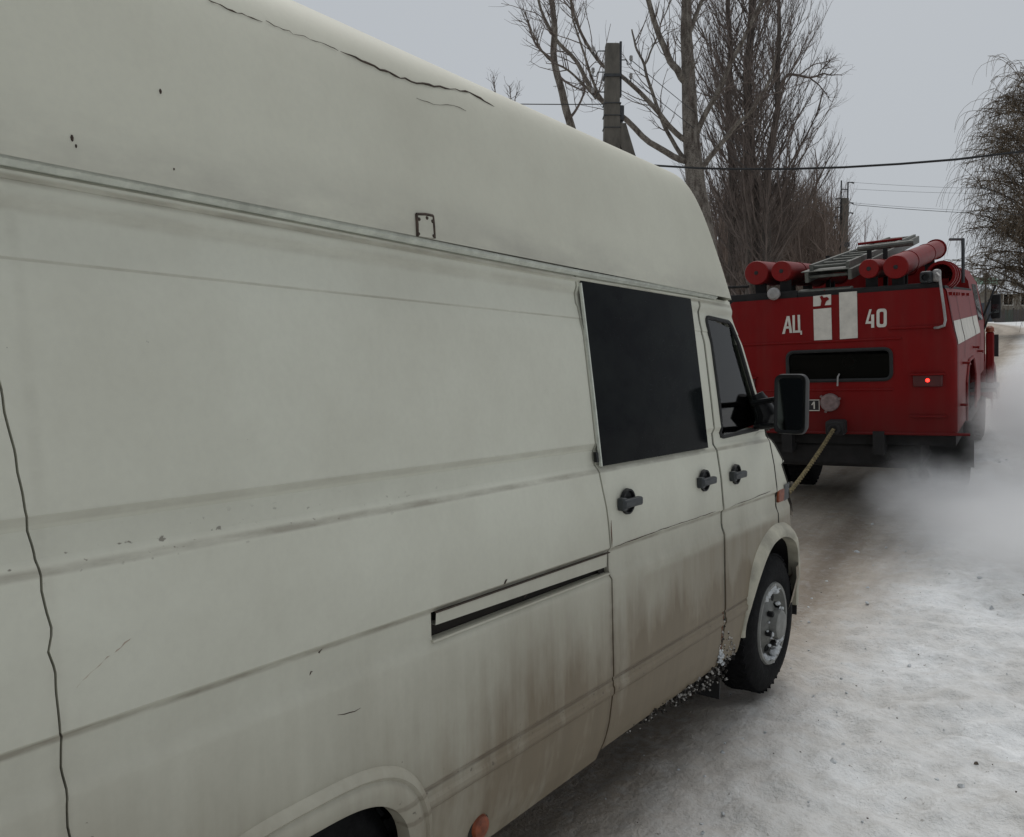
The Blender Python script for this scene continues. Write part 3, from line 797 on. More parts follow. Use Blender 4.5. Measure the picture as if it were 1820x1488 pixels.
# ---- wheels
def van_wheel(name, X, y, z, sd, r=.36, w=.19):
    Mx = Matrix.Translation((X, y, z)) @ Matrix.Rotation(math.pi/2 * sd, 4, 'Y')
    rt_ = .215
    t = MB()
    t.lathe([(rt_, -w*.92), (rt_ + .03, -w), (r - .05, -w*1.02), (r - .012, -w*.93), (r, -w*.80), (r + .002, -w*.5), (r, -w*.2), (r - .012, -w*.07), (r - .05, .008), (rt_ + .045, .016), (rt_ + .02, .010), (rt_ - .004, .0)], 72, Mx)
    root = t.build(name, M['tyre'], van, off=VO)
    tr = MB()
    for k in range(44):
        a = 2*math.pi*k/44
        for j, (w0, w1) in enumerate(((-w*.92, -w*.66), (-w*.62, -w*.38), (-w*.34, -w*.08))):
            aa = a + (j % 2) * math.pi/44
            Mk = Mx @ Matrix.Rotation(aa, 4, 'Z') @ Matrix.Translation((r - .004, 0, 0)) @ Matrix.Rotation(R((20, -8, -20)[j]), 4, 'X')
            tr.box((-.004, -.015, w0), (.0055, .013, w1), Mk)
    tr.build('tread', M['tyre'], root, off=VO, smooth=False)
    rim = MB().lathe([(rt_, .0), (rt_ - .006, .012), (rt_ - .022, .010), (rt_ - .03, -.025), (rt_ - .045, -.045), (.135, -.040), (.115, -.02), (.10, .004), (.085, .010), (.075, .012), (.074, .05), (.062, .058), (0, .060)], 48, Mx).build('rim', M['rim'], root, off=VO)
    for k in range(6):
        a = 2*math.pi*(k + .3)/6
        Mk = Mx @ Matrix.Rotation(a, 4, 'Z') @ Matrix.Translation((.152, 0, -.039)) @ Matrix.Diagonal((.7, 1.15, 1, 1))
        MB().lathe([(0, .004), (.030, .004), (.031, .0)], 16, Mk).build('vent_hole', M['rubber'], rim, off=VO)
        Mk = Mx @ Matrix.Rotation(a + .5, 4, 'Z') @ Matrix.Translation((.098, 0, .004))
        MB().lathe([(.015, 0), (.015, .026), (.011, .030), (0, .030)], 6, Mk).build('wheel_nut', M['black'], rim, off=VO)
    return root, Mx
wr, Mx = van_wheel('front_wheel', XS - .015, WF[0], WF[1] + .005, 1)
van_wheel('front_wheel', 2*VC - XS + .015, WF[0], WF[1] + .005, -1)
van_wheel('rear_wheel', XS - .07, 1.13, .355, 1); van_wheel('rear_wheel', 2*VC - XS + .07, 1.13, .355, -1)
# snow caught in the rim
def lumps(name, pts, mat, parent, off=None, kind='stuff', seed=3):
    rr = random.Random(seed); mb = MB()
    for (p, r_) in pts:
        rows = []
        for i in range(5):
            a = math.pi * i / 4
            rows.append([tuple(Vector(p) + Vector((math.sin(a)*math.cos(b), math.sin(a)*math.sin(b), math.cos(a)*.8)) * r_ * rr.uniform(.6, 1.25)) for b in [2*math.pi*k/6 for k in range(6)]])
        mb.grid(rows, closed_u=True)
    o = mb.build(name, mat, parent, off=off, angle=60); o['kind'] = kind; return o
rr_ = random.Random(11); pts = []
for _ in range(90):
    a = rr_.choice([rr_.gauss(R(-60), .38), rr_.gauss(R(100), .30)]); q = rr_.uniform(.168, .205)
    p = Vector((XS - .015 - .012 + rr_.uniform(0, .012), WF[0] + q*math.cos(a), WF[1] + q*math.sin(a))); pts.append((p, rr_.uniform(.010, .022)))
for _ in range(46):
    a = rr_.uniform(0, 6.28); q = rr_.uniform(.05, .115)
    pts.append((Vector((XS - .012 + rr_.uniform(0, .03), WF[0] + q*math.cos(a), WF[1] + q*math.sin(a))), rr_.uniform(.006, .015)))
lumps('rim_snow', pts, M['snowlump'], wr, VO, seed=4)
# dirty snow crust hanging under the sills
pts = []
for _ in range(560):
    y = 2.55 + 1.05 * rr_.random() ** .55
    k = ss(2.6, 3.4, y)
    pts.append((Vector((XS - .05 + rr_.uniform(-.05, .035), y,   .338 - rr_.uniform(-.012, .016 + .05 * k * (1 if rr_.random() < .7 else 1.4)))), rr_.uniform(.003, .012 * (.45 + .6*k))))
for _ in range(160):
    y = rr_.uniform(3.46, 3.70); z = .34 + max(0, (3.72 - y)) * rr_.uniform(-.3, .9)
    pts.append((Vector((sx(max(.34, z)) - .004, y, z)), rr_.uniform(.003, .009)))
lumps('sill_mud', [q for k, q in enumerate(pts) if k % 3], M['seam'], van, VO, seed=8)
lumps('sill_snow', [(p + Vector((.004, 0, 0)), r_*.8) for k, (p, r_) in enumerate(pts) if k % 3 == 0], M['dirtysnow'], van, VO, seed=10)
pts = [(Vector((sx(.40) + .0, 3.50 + rr_.uniform(-.035, .035), .34 + rr_.uniform(0, .16))), rr_.uniform(.005, .011)) for _ in range(46)]
lumps('seam_snow', pts, M['snowlump'], van, VO, seed=9)
# rust bite at the bottom of the door seam
crack([(1287, 1085), (1284, 1120), (1281, 1150), (1279, 1170)], .012, 'rust_line', M['rust'], pix_side, .006, 21, -.004)
crack([(1279, 1160), (1277, 1180), (1274, 1196)], .016, 'rust_hole', M['rubber'], pix_side, .004, 22, -.004)
# sill panel under the doors: mud flap behind the front wheel
MB().box((XS - .30, 3.60, .14), (XS - .06, 3.612, .42)).build('mud_flap', M['rubber'], van, off=VO)
# ---- door mirror
mz = at(1405, 714, 3.85)
pm = pix_side(1345, 735)
base = MB().box((sx(1.45) + .002, 3.985, 1.395), (sx(1.45) + .03, 4.105, 1.56)).build('mirror_base', M['black'], van, off=VO, bevel=.012)
hx0, hx1 = XS + .078, XS + .226; hy = 3.90
hz0, hz1 = 1.385, 1.665
mm = MB()
def rrect(x0, x1, z0, z1, r, k=5): return round_poly([(x0, z0), (x1, z0), (x1, z1), (x0, z1)], r, k)
outer = rrect(hx0, hx1, hz0, hz1, .035)
loops = []
cxm, czm = (hx0+hx1)/2, (hz0+hz1)/2
for y_, sc in ((hy - .012, .93), (hy - .012, 1.0), (hy + .02, 1.03), (hy + .06, .95), (hy + .085, .75), (hy + .092, .4), (hy + .093, .02)):
    loops.append([(cxm + (a - cxm)*sc, y_, czm + (b - czm)*sc) for a, b in outer])
loops.insert(0, [(cxm + (a - cxm)*.80, hy - .004, czm + (b - czm)*.88) for a, b in outer])
house = mm.grid(loops, closed_u=True).build('mirror_housing', M['black'], van, off=VO, angle=40)
g = MB(); ins = [(cxm + (a - cxm)*.80, czm + (b - czm)*.88) for a, b in outer]
g.v = [(a + 0, hy - .004 - (a - cxm)*.0, b) for a, b in ins]; g.f = [tuple(range(len(ins)))]
g.build('mirror_glass', M['mirror'], house, off=VO, smooth=False)
MB().tube([(sx(1.52), 3.98, 1.525), (XS - .0, 3.96, 1.535), (hx0 + .02, hy + .03, 1.55)], .014, 8).build('mirror_arm', M['black'], van, off=VO)
MB().tube([(sx(1.42), 4.0, 1.405), (XS + .0, 3.96, 1.410), (hx0 + .02, hy + .03, 1.425)], .015, 8).build('mirror_arm', M['black'], van, off=VO)
MB().tube([(sx(1.45) + .03, 4.03, 1.41), (XS + .0, 4.02, 1.47), (sx(1.55) + .02, 4.0, 1.57)], [.045, .055, .03], 10).build('mirror_bracket', M['black'], van, off=VO)

# ==================================================================
#                              THE FIRE TRUCK
# ==================================================================
d_ = (fw * F + rt * (1855 - CX) + upv * (CY - 530)).normalized()
right = Vector((d_.y, -d_.x, 0)).normalized(); right = (right + Vector((0, 0, .022))).normalized()
right = (right - d_ * right.dot(d_)).normalized(); up_ = right.cross(d_)
TP = Vector((TR.x, TR.y, zg(TR.x, TR.y)))
TM = Matrix(((right.x, d_.x, up_.x, TP.x), (right.y, d_.y, up_.y, TP.y), (right.z, d_.z, up_.z, TP.z), (0, 0, 0, 1)))
truck = empty('fire_truck', TP, 'old red fire truck with white stripes, roof tubes and ladders, towing the van', 'fire truck', mat=TM)
def T(mb, name, mat, parent=truck, **k): return mb.build(name, mat, parent, **k)
def lx(px): return (px - 1472) / 196.0
def lz(py): return (916 - py) / 182.0
BL = 3.25
TP_ = [(.815, 1.165), (.83, 1.18), (1.60, 1.18), (1.66, 1.172), (1.75, 1.15), (2.10, 1.09), (2.125, 1.075), (2.135, 1.05)]
# body: side walls with a wheel arch, rear wall with a window opening
def hw(z): return lerp_tab(TP_, z) * .905
AX = 1.62                                    # rear axle
def sarch(y, z): return abs(y - AX) < .62 - max(0, (z - 1.20)) * 1.5 and z < 1.40
for sd in (1, -1):
    ys = sorted(set(list(np.linspace(.05, BL, 70)))); zs = sorted(set(list(np.linspace(.815, 2.135, 60)) + [z for z, _ in TP_]))
    mb = MB(); ids = {}
    for i in range(len(zs) - 1):
        for j in range(len(ys) - 1):
            if sarch((ys[j]+ys[j+1])/2, (zs[i]+zs[i+1])/2): continue
            q = []
            for a, b in ((i, j), (i, j+1), (i+1, j+1), (i+1, j)):
                if (a, b) not in ids: ids[(a, b)] = len(mb.v); mb.v.append((sd*hw(zs[a]), ys[b], zs[a]))
                q.append(ids[(a, b)])
            mb.f.append(tuple(q) if sd > 0 else tuple(reversed(q)))
    T(mb, 'body_side', M['redlight'])
    # arch lip, doors gaps, white band, hinges, latches
    pts = [(sd*(hw(.83)+.008), AX - .62, .82), (sd*(hw(.9)+.008), AX - .62, 1.20), (sd*(hw(1.4)+.008), AX - .32, 1.40), (sd*(hw(1.4)+.008), AX + .32, 1.40), (sd*(hw(1.2)+.008), AX + .62, 1.20), (sd*(hw(.83)+.008), AX + .62, .82)]
    T(MB().tube(pts, .014, 6), 'arch_lip', M['redlight'])
    for y in (.10, .86, 2.40, 3.18):
        zz = np.linspace(1.45 if y in (.86, 2.40) else .9, 2.12, 14)
        T(MB().grid([[(sd*(hw(z)+.003), y + d, z) for d in (-.010, .010)] for z in zz]), 'door_gap', M['chassis'])
    for (y0, y1) in ((.12, .83), (.90, 2.36), (2.44, 3.15)):
        zz = np.linspace(1.62, 1.83, 6)
        T(MB().grid([[(sd*(hw(z)+.005), y, z) for y in (y0, y1)] for z in zz]), 'white_band', M['stripe'])
    for y in (.2, .5, .78, 1.0, 1.6, 2.2):
        T(MB().box((sd*hw(2.1) - .02, y, 2.06), (sd*hw(2.1) + .03, y + .06, 2.09)), 'hinge', M['redlight'], smooth=False)
    for y, z in ((.62, 1.42), (2.0, 1.50), (.35, 1.05), (2.7, 1.42)):
        T(MB().tube([(sd*hw(z), y, z), (sd*(hw(z)+.05), y, z), (sd*(hw(z)+.05), y + .12, z - .02)], .013, 6), 'door_latch', M['red'])
    # inner wheel well
    T(MB().box((sd*.62 if sd > 0 else -1.02, AX - .60, .8), (1.02 if sd > 0 else -.62, AX + .64, 1.45)), 'wheel_well', M['chassis'], smooth=False)
# rear wall with rounded corner column and window hole
WX0, WX1, WZ0, WZ1 = lx(1394), lx(1577), lz(675), lz(623)
wpoly = rrect(WX0, WX1, WZ0, WZ1, .07, 6)
xs_u = np.linspace(-1, 1, 121); zs = sorted(set(list(np.linspace(.815, 2.135, 76)) + [WZ0, WZ1]))
mb = MB(); ids = {}
def rear_pt(u, z):
    w = hw(z); x = u * w; e = max(0, abs(x) - (w - .05)) / .05
    y = .05 * (1 - math.sqrt(max(0, 1 - e*e))) ; y += .03 * max(0, (z - 1.62)) / .55
    y += .004 * (1 - ss(1.505, 1.53, z)) * 0
    return (x, y, z)
for i in range(len(zs) - 1):
    for j in range(120):
        u = (xs_u[j]+xs_u[j+1])/2; z = (zs[i]+zs[i+1])/2
        if in_poly((u*hw(z), z), wpoly): continue
        q = []
        for a, b in ((i, j), (i, j+1), (i+1, j+1), (i+1, j)):
            if (a, b) not in ids: ids[(a, b)] = len(mb.v); mb.v.append(rear_pt(xs_u[b], zs[a]))
            q.append(ids[(a, b)])
        mb.f.append(tuple(q))
T(mb, 'rear_wall', M['red'], angle=50)
pts = [(a, -.004, b) for a, b in wpoly]; pts.append(pts[0])
T(MB().tube(pts, .018, 6), 'rear_window_seal', M['rubber'])
mb = MB(); mb.v = [(a, .012, b) for a, b in wpoly]; mb.f = [tuple(range(len(wpoly)))]
T(mb, 'rear_window', glass_mat('rear_glass', (.035, .04, .042), 1.18), smooth=False)
T(MB().box((WX0 - .1, .5, WZ0 - .1), (WX1 + .1, .52, WZ1 + .1)), 'pump_bay_wall', M['chassis'], smooth=False)
# pump wheel seen inside
Mp = Matrix.Translation((lx(1495), .28, lz(647))) @ Matrix.Rotation(math.pi/2, 4, 'X')
T(MB().lathe([(.045, 0), (.055, .01), (.065, 0), (.055, -.01), (.045, 0)], 24, Mp), 'pump_gauge', M['galv'])
T(MB().lathe([(0, .0), (.05, .0)], 24, Mp), 'gauge_face', M['red'])
# swage lines pressed in the rear wall
for z, x0, x1 in ((lz(607), -.95, .62), (lz(692), -.9, .55), (lz(590), .52, .98)):
    T(MB().tube([(x0, -.001, z), (x1, -.001, z)], .011, 6), 'pressed_rib', M['red'])
T(MB().tube([(-1.17, .0, .82), (1.17, .0, .82)], .014, 6), 'bottom_lip', M['red'])
# stripes, lettering (flat paint plates)
def plate_on_rear(poly, name, mat, out=.004, parent=truck):
    mb = MB(); mb.prism(poly, 0, 1, lambda p, d: (p[0], (.03 * max(0, (p[1] - 1.62)) / .55) - out + (out*.8)*(1-d)*0 - d*0.002, p[1]))
    return T(mb, name, mat, parent, smooth=False)
def P_(pts): return [(lx(x), lz(y)) for x, y in pts]
plate_on_rear(P_([(1443, 545), (1475, 544), (1475, 526), (1443, 527)]), 'white_stripe', M['stripe'])
plate_on_rear(P_([(1444, 604), (1476, 604), (1475, 549), (1443, 550)]), 'white_stripe', M['stripe'])
plate_on_rear(P_([(1490, 604), (1521, 603), (1520, 524), (1489, 524)]), 'white_stripe', M['stripe'])
rrp = random.Random(2)
plate_on_rear(P_([(1456, 545), (1463, 546), (1466, 538), (1472, 534), (1468, 530), (1462, 531), (1459, 527), (1455, 529), (1458, 536)]), 'paint_run', M['red'], .008)
def glyph(strokes, name): 
    e = empty_part(name)
    for s_ in strokes: plate_on_rear(P_(s_), 'letter_stroke', M['stripe'], .0045, e)
def empty_part(name):
    o = bpy.data.objects.new(name, None); COL.objects.link(o); o.parent = truck; return o
glyph([[(1385, 590), (1390, 590), (1397, 562), (1394, 559)], [(1399, 589), (1404, 589), (1399, 559), (1394, 559), (1396, 566)], [(1391, 581), (1400, 581), (1399, 577), (1392, 577)]], 'letter_a')
glyph([[(1405, 589), (1409, 589), (1409, 558), (1404.5, 558)], [(1415, 589), (1419, 589), (1418.5, 558), (1414, 558)], [(1409, 589), (1415, 589), (1415, 585), (1409, 585)], [(1419, 593), (1422, 593), (1422, 586), (1419, 586)]], 'letter_tse')
glyph([[(1534, 580), (1538, 580), (1545, 556), (1541, 556)], [(1538, 580), (1544, 580), (1544, 576), (1539, 576)], [(1544, 587), (1549, 587), (1549, 565), (1544, 565)]], 'digit_four')
zero_o = round_poly([(1553, 587), (1570, 587), (1570, 556), (1553, 556)], 6, 4); zero_i = round_poly([(1558, 582), (1565, 582), (1565, 561), (1558, 561)], 3, 4)
n0 = len(zero_o)
e0 = empty_part('digit_zero')
for h0, h1 in ((0, n0//2), (n0//2, n0)):
    idx = [i % n0 for i in range(h0, h1 + 1)]
    plate_on_rear(P_([zero_o[i] for i in idx] + [zero_i[i] for i in reversed(idx)]), 'letter_stroke', M['stripe'], .0045, e0)
# number plate, mostly behind the van mirror
pl = plate_on_rear(P_([(1362, 728), (1452, 728), (1452, 708), (1362, 708)]), 'number_plate', M['rubber'], .012)
for s_ in ([(1362, 728), (1452, 728), (1452, 726.7), (1362, 726.7)], [(1362, 709.3), (1452, 709.3), (1452, 708), (1362, 708)], [(1450.7, 726), (1452, 726), (1452, 710), (1450.7, 710)], [(1362, 726), (1363.3, 726), (1363.3, 710), (1362, 710)]):
    plate_on_rear(P_(s_), 'plate_border', M['stripe'], .016, pl)
plate_on_rear(P_([(1441, 724.5), (1443.4, 724.5), (1443.4, 711.5), (1441, 711.5)]), 'digit_one', M['stripe'], .016, pl)
plate_on_rear(P_([(1437, 717), (1438.6, 718.2), (1442, 713.5), (1441, 711.5)]), 'digit_one', M['stripe'], .016, pl)
# pump cap
Mc = Matrix.Translation((lx(1471), -.0, lz(713))) @ Matrix.Scale(.86, 4) @ Matrix.Rotation(math.pi/2, 4, 'X')
c_ = T(MB().lathe([(.10, -.02), (.10, .05), (.092, .065), (.07, .068), (.06, .062), (.03, .064), (0, .07)], 28, Mc), 'pump_cap', M['cap'])
for a in (0.4, 2.5, 4.3):
    T(MB().box((.09, -.012, .02), (.122, .012, .05), Mc @ Matrix.Rotation(a, 4, 'Z')), 'cap_lug', M['cap'], c_, smooth=False)
# window catch
T(MB().tube([(lx(1488), -.01, lz(664)), (lx(1487), -.05, lz(668)), (lx(1486), -.05, lz(684))], .008, 6), 'window_handle', M['galv'])
# tail lamps in recessed hoods
for sd, lit in ((1, True), (-1, True)):
    cx_ = sd * lx(1636); z0 = lz(677)
    h_ = T(MB().box((cx_ - .14, -.05, z0 + .045), (cx_ + .14, .0, z0 + .062)), 'lamp_hood', M['red'], bevel=.006)
    T(MB().box((cx_ - .12, -.030, z0 - .06), (cx_ + .12, .0, z0 + .05)), 'tail_lamp', M['taillens'], h_, bevel=.01)
    T(MB().lathe([(0, .010), (.013, .008), (.017, 0)], 14, Matrix.Translation((cx_ + .0, -.032, z0)) @ Matrix.Rotation(math.pi/2, 4, 'X')), 'lit_bulb', M['bulb'], h_)
    T(MB().box((cx_ - .15, -.025, lz(739)), (cx_ + .15, .0, lz(735))), 'pressed_rib', M['red'], bevel=.004)
# tow hitch and hook
T(MB().box((lx(1467), -.16, lz(768)), (lx(1500), .02, lz(743))), 'tow_hitch', M['chassis'], bevel=.02)
T(MB().lathe([(.045 + .016*math.cos(a), .016*math.sin(a)) for a in np.linspace(0, 2*math.pi, 9)], 20, Matrix.Translation((lx(1483), -.17, lz(757))) @ Matrix.Rotation(R(60), 4, 'X')), 'tow_hook', M['chassis'])
# chassis underneath
for sd in (1, -1): T(MB().box((sd*.42 - .05, -.02, .62), (sd*.42 + .05, 6.3, .84)), 'chassis_rail', M['chassis'], smooth=False)
T(MB().box((-1.05, .1, .70), (1.05, 3.2, .84)), 'body_floor', M['chassis'], smooth=False)
T(MB().box((-.75, .15, .46), (.75, .95, .72)), 'pump_housing', M['chassis'], bevel=.05)
T(MB().box((-.58, 1.0, .40), (.62, 1.3, .72)), 'sump_tank', M['chassis'], bevel=.05)
T(MB().tube([(-.95, AX, .50), (-.2, AX, .50), (0, AX, .50), (.2, AX, .50), (.95, AX, .50)], [.09, .11, .22, .11, .09], 12), 'rear_axle', M['chassis'])
T(MB().tube([(.72, .95, .50), (.72, .3, .47), (.80, .02, .43)], .045, 10), 'exhaust_pipe', M['chassis'])
def truck_wheel(name, x, y, sd, dual):
    root = None
    for k, xx in enumerate((x, x - sd*.29) if dual else (x,)):
        Mx_ = Matrix.Translation((xx, y, .49)) @ Matrix.Rotation(math.pi/2*sd, 4, 'Y'); w = .24; r = .50
        o = T(MB().lathe([(.27, -w*.9), (.30, -w), (r - .06, -w*1.03), (r - .01, -w*.9), (r, -w*.75), (r + .003, -w*.5), (r, -w*.25), (r - .01, -w*.1), (r - .06, .008), (.30, .0), (.27, -.02)], 40, Mx_), name, M['tyre'])
        T(MB().lathe([(.27, -.02), (.25, -.03), (.24, -.10), (.16, -.13 if dual else .0), (.14, -.05), (.10, .02), (0, .03)], 32, Mx_), 'wheel_disc', M['chassis'], o)
        tr = MB()
        for q in range(36):
            tr.box((-.006, -.02, -w*.92), (.014, .02, -w*.08), Mx_ @ Matrix.Rotation(2*math.pi*q/36, 4, 'Z') @ Matrix.Translation((r, 0, 0)))
        T(tr, 'tread', M['tyre'], o, smooth=False)
for sd in (1, -1):
    truck_wheel('rear_wheel', sd*1.04, AX, sd, True); truck_wheel('front_wheel', sd*.98, AX + 3.8, sd, False)
    T(MB().box((sd*.88 - .26, AX - .68, .36), (sd*.88 + .26, AX - .665, .82)), 'mud_flap', M['rubber'], smooth=False)
# cab, hood, fenders
CY0 = BL + .08
cabp = [(1.0, .88), (1.05, 1.02), (1.72, 1.02), (2.25, .93), (2.42, .84), (2.47, .60)]
for sd in (1, -1):
    rows = [[(sd*w, y, z) for y in (CY0, CY0 + .08, CY0 + 1.5)] for z, w in cabp]
    mb = MB().grid(rows if sd > 0 else [list(reversed(r)) for r in rows]); T(mb, 'cab_side', M['redlight'])
    T(MB().grid([[(sd*(lerp_tab(cabp, z)+.004), y, z) for y in (CY0 + .45, CY0 + 1.25)] for z in (1.75, 2.0, 2.22)]), 'cab_door_window', M['tint'])
    # swept front fender
    rows = []
    for a in np.linspace(R(8), R(172), 26):
        y = AX + 3.8 - .66*math.cos(a); z = .56 + .62*math.sin(a) * (1.0 if a < math.pi else .5)
        rows.append([(sd*.72, y, z + .05), (sd*1.0, y, z + .05), (sd*1.10, y, z), (sd*1.125, y, z - .10), (sd*1.115, y, z - .16)])
    T(MB().grid(rows), 'front_fender', M['red'])
    # panel and step between cab and body, seen edge on past the body side
    T(MB().box((sd*1.13 - .035, BL + .52, .95), (sd*1.13 + .055, BL + .60, 1.60)), 'fender_edge', M['red'], bevel=.02)
    T(MB().box((sd*1.05 - .16, BL + .3, .86), (sd*1.05 + .17, BL + 1.2, .91)), 'cab_step', M['handle'], bevel=.01)
    T(MB().lathe([(.05, 0), (.045, .05), (.02, .075), (0, .08)], 14, Matrix.Translation((sd*1.14, BL + .56, 1.60))), 'marker_lamp', M['amber'])
    T(MB().box((sd*1.20 - .03, BL + .65, 1.28), (sd*1.20 + .03, BL + .67, 1.56)), 'mud_guard', M['rubber'], smooth=False)
    T(MB().tube([(sd*1.0, BL + 1.6, 1.55), (sd*1.08, BL + 1.75, 1.80), (sd*1.15, BL + 1.78, 1.86)], .013, 6), 'mirror_arm', M['black'])
    T(MB().tube([(sd*1.0, BL + 1.6, 1.75), (sd*1.15, BL + 1.78, 2.20)], .013, 6), 'mirror_arm', M['black'])
    mh = T(MB().box((sd*1.15 - .06, BL + 1.78, 1.74), (sd*1.15 + .06, BL + 1.85, 2.08)), 'mirror_housing', M['black'], bevel=.02)
    T(MB().box((sd*1.15 - .045, BL + 1.774, 1.82), (sd*1.15 + .045, BL + 1.779, 1.94)), 'mirror_glass', M['mirror'], mh, smooth=False)
mb = MB().grid([[(x, CY0, z) for x in np.linspace(-w, w, 5)] for z, w in cabp]); T(mb, 'cab_back', M['red'])
mb = MB().grid([[(-.60, y, 2.47), (-.3, y, 2.50), (.3, y, 2.50), (.60, y, 2.47)] for y in (CY0, CY0 + 1.5)]); T(mb, 'cab_roof', M['redlight'])
mb = MB().grid([[(x*w, CY0 + 1.5 + (2.47 - z)*.22, z) for x in np.linspace(-1, 1, 5)] for z, w in cabp]); T(mb, 'cab_front', M['red'])
rows = [[(sd_*w, y, z) for sd_, w, z in ((-1, .55, 1.0), (-1, .56, 1.5), (-1, .40, 1.68), (1, .40, 1.68), (1, .56, 1.5), (1, .55, 1.0))] for y, k in ((CY0 + 1.5, 1), (CY0 + 2.6, .95), (CY0 + 2.75, .9))]
T(MB().grid(rows), 'hood', M['red'])
T(MB().box((-1.15, CY0 + 2.85, .5), (1.15, CY0 + 2.97, .74)), 'front_bumper', M['stripe'], bevel=.02)
T(MB().box((-.55, CY0 + 2.72, .8), (.55, CY0 + 2.78, 1.5)), 'grille', M['galv'], smooth=False)
# ---- roof of the body and its load
T(MB().box((-.97, .06, 2.11), (.97, BL, 2.15)), 'roof_deck', M['chassis'], smooth=False)
T(MB().box((-.98, .045, 2.120), (-.30, .12, 2.205)), 'roof_ledge', M['chassis'], bevel=.01)
T(MB().box((-.30, .045, 2.120), (.94, .11, 2.185)), 'roof_ledge', M['chassis'], bevel=.01)
T(MB().tube([(-1.08, .1, 2.16), (-1.09, .06, 2.27), (-1.02, .08, 2.29), (-.78, .08, 2.28)], .014, 6), 'roof_handrail', M['chassis'])
def roof_tube(px, py, rpx, y0, L, tilt, bands=2):
    x, z = lx(px), lz(py); r_ = rpx/182
    A = Vector((x, y0, z)); D = Vector((0, math.cos(tilt), math.sin(tilt)))
    mb = MB(); mb.tube([A - D*.012, A, A + D*.03, A + D*L], [r_*.95, r_, r_, r_], 28)
    o = T(mb, 'hose_tube', M['redlight'], angle=40)
    T(MB().lathe([(0, .006), (.016, .005), (.02, 0)], 12, Matrix.Translation(A - D*.014) @ Matrix.Rotation(math.pi/2, 4, 'X')), 'tube_lock', M['rubber'], o)
    for b in range(bands):
        P0 = A + D * (L * (.22 + .45*b)); T(MB().tube([P0 - D*.012, P0 + D*.012], r_ + .006, 28), 'tube_band', M['red'], o)
    P1 = A + D * L; T(MB().tube([P1 - D*.03, P1 + D*.012], r_ + .018, 28), 'tube_rim', M['red'], o)
    for yy in (y0 + .12, y0 + L*.8):
        T(MB().box((x - .05, yy, 2.18), (x + .05, yy + .05, z - r_*.8 + (yy-y0)*math.tan(tilt))), 'tube_cradle', M['chassis'], o, smooth=False)
roof_tube(1337, 478, 21.5, .04, 2.6, R(0.5)); roof_tube(1386, 479, 18, .02, 2.7, R(0.5))
roof_tube(1541, 488, 16, .02, 2.7, R(2)); roof_tube(1586, 489, 19.5, .0, 3.3, R(5.5))
# ladders stacked in the middle, rising to the cab roof
def ladder(x0, x1, y0, z0, L, tilt, name, h=.075, rungs=9, mat=None):
    D = Vector((0, math.cos(tilt), math.sin(tilt))); N = Vector((0, -math.sin(tilt), math.cos(tilt)))
    root = None
    Mx_ = Matrix(((1, 0, 0, 0), (0, D.y, N.y, y0), (0, D.z, N.z, z0), (0, 0, 0, 1)))
    root = T(MB().box((x0, 0, 0), (x0 + .035, L, h), Mx_), name, mat or M['alu'], bevel=.004)
    T(MB().box((x1 - .035, 0, 0), (x1, L, h), Mx_), 'ladder_rail', mat or M['alu'], root, bevel=.004)
    for k in range(rungs):
        y = .05 + (L - .1) * k/(rungs - 1)
        T(MB().tube([Mx_ @ Vector((x0 + .02, y, h/2)), Mx_ @ Vector((x1 - .02, y, h/2))], .016, 8), 'rung', mat or M['alu'], root)
    return root, Mx_
lr, LM = ladder(-.24, .19, .10, 2.27, 5.1, R(7.0), 'ladder_rail', .10, 12)
ladder(-.21, .16, .16, 2.385, 4.9, R(6.6), 'ladder_rail', .06, 12)
T(MB().box((-.27, .0, .10), (.16, 1.5, .108), LM), 'ladder_tread', M['alu'], smooth=False)
T(MB().box((-.30, -.06, -.10), (.19, .06, -.065), LM), 'ladder_roller', M['alu'], bevel=.012)
ladder(-.62, -.36, 1.7, 2.42, 3.2, R(1.5), 'ladder_rail', .05, 8)
T(MB().box((-.70, 1.4, 2.20), (-.66, 1.46, 2.52)), 'rack_post', M['chassis'], smooth=False)
T(MB().box((-.40, 1.8, 2.20), (-.36, 1.86, 2.62)), 'rack_post', M['chassis'], smooth=False)
T(MB().box((-.72, 2.6, 2.42), (.0, 2.66, 2.52)), 'stowage_box', M['alu'], smooth=False)
for x in (.19, .34):
    T(MB().box((x, .9, 2.2), (x + .04, .94, 2.60)), 'rack_post', M['chassis'], smooth=False)
T(MB().tube([(.10, .92, 2.60), (.62, .92, 2.61)], .028, 8), 'rack_roller', M['alu'])
T(MB().tube([(.08, 1.05, 2.66), (.50, 1.05, 2.67)], .014, 8), 'rack_bar', M['red'])
T(MB().tube([(lx(1462), .06, 2.19), (lx(1462), .05, 2.08)], .012, 6), 'ladder_catch', M['red'])
# search lamp on the left, siren housing and hand rail on the right, hose drum
Ms = Matrix.Translation((lx(1372), -.0, lz(518))) @ Matrix.Rotation(math.pi/2, 4, 'X')
sl_ = T(MB().lathe([(.0, .05), (.045, .045), (.06, .03), (.062, .0), (.05, -.05), (.02, -.08), (0, -.085)], 20, Ms), 'search_lamp', M['galv'])
T(MB().tube([(lx(1372), .06, lz(518)), (lx(1372), .10, 2.2)], .012, 6), 'lamp_bracket', M['chassis'], sl_)
T(MB().box((lx(1624), .0, lz(519)), (lx(1644), .16, lz(500))), 'nozzle_box', M['handle'], bevel=.02)
T(MB().lathe([(.028, -.02), (.04, .015), (.044, .05), (.03, .05), (.028, 0)], 16, Matrix.Translation((lx(1634), -.02, lz(510))) @ Matrix.Rotation(math.pi/2, 4, 'X')), 'nozzle', M['rubber'])
T(MB().box((lx(1644), .0, lz(518)), (lx(1656), .12, lz(498))), 'pipe_elbow', M['galv'], bevel=.02)
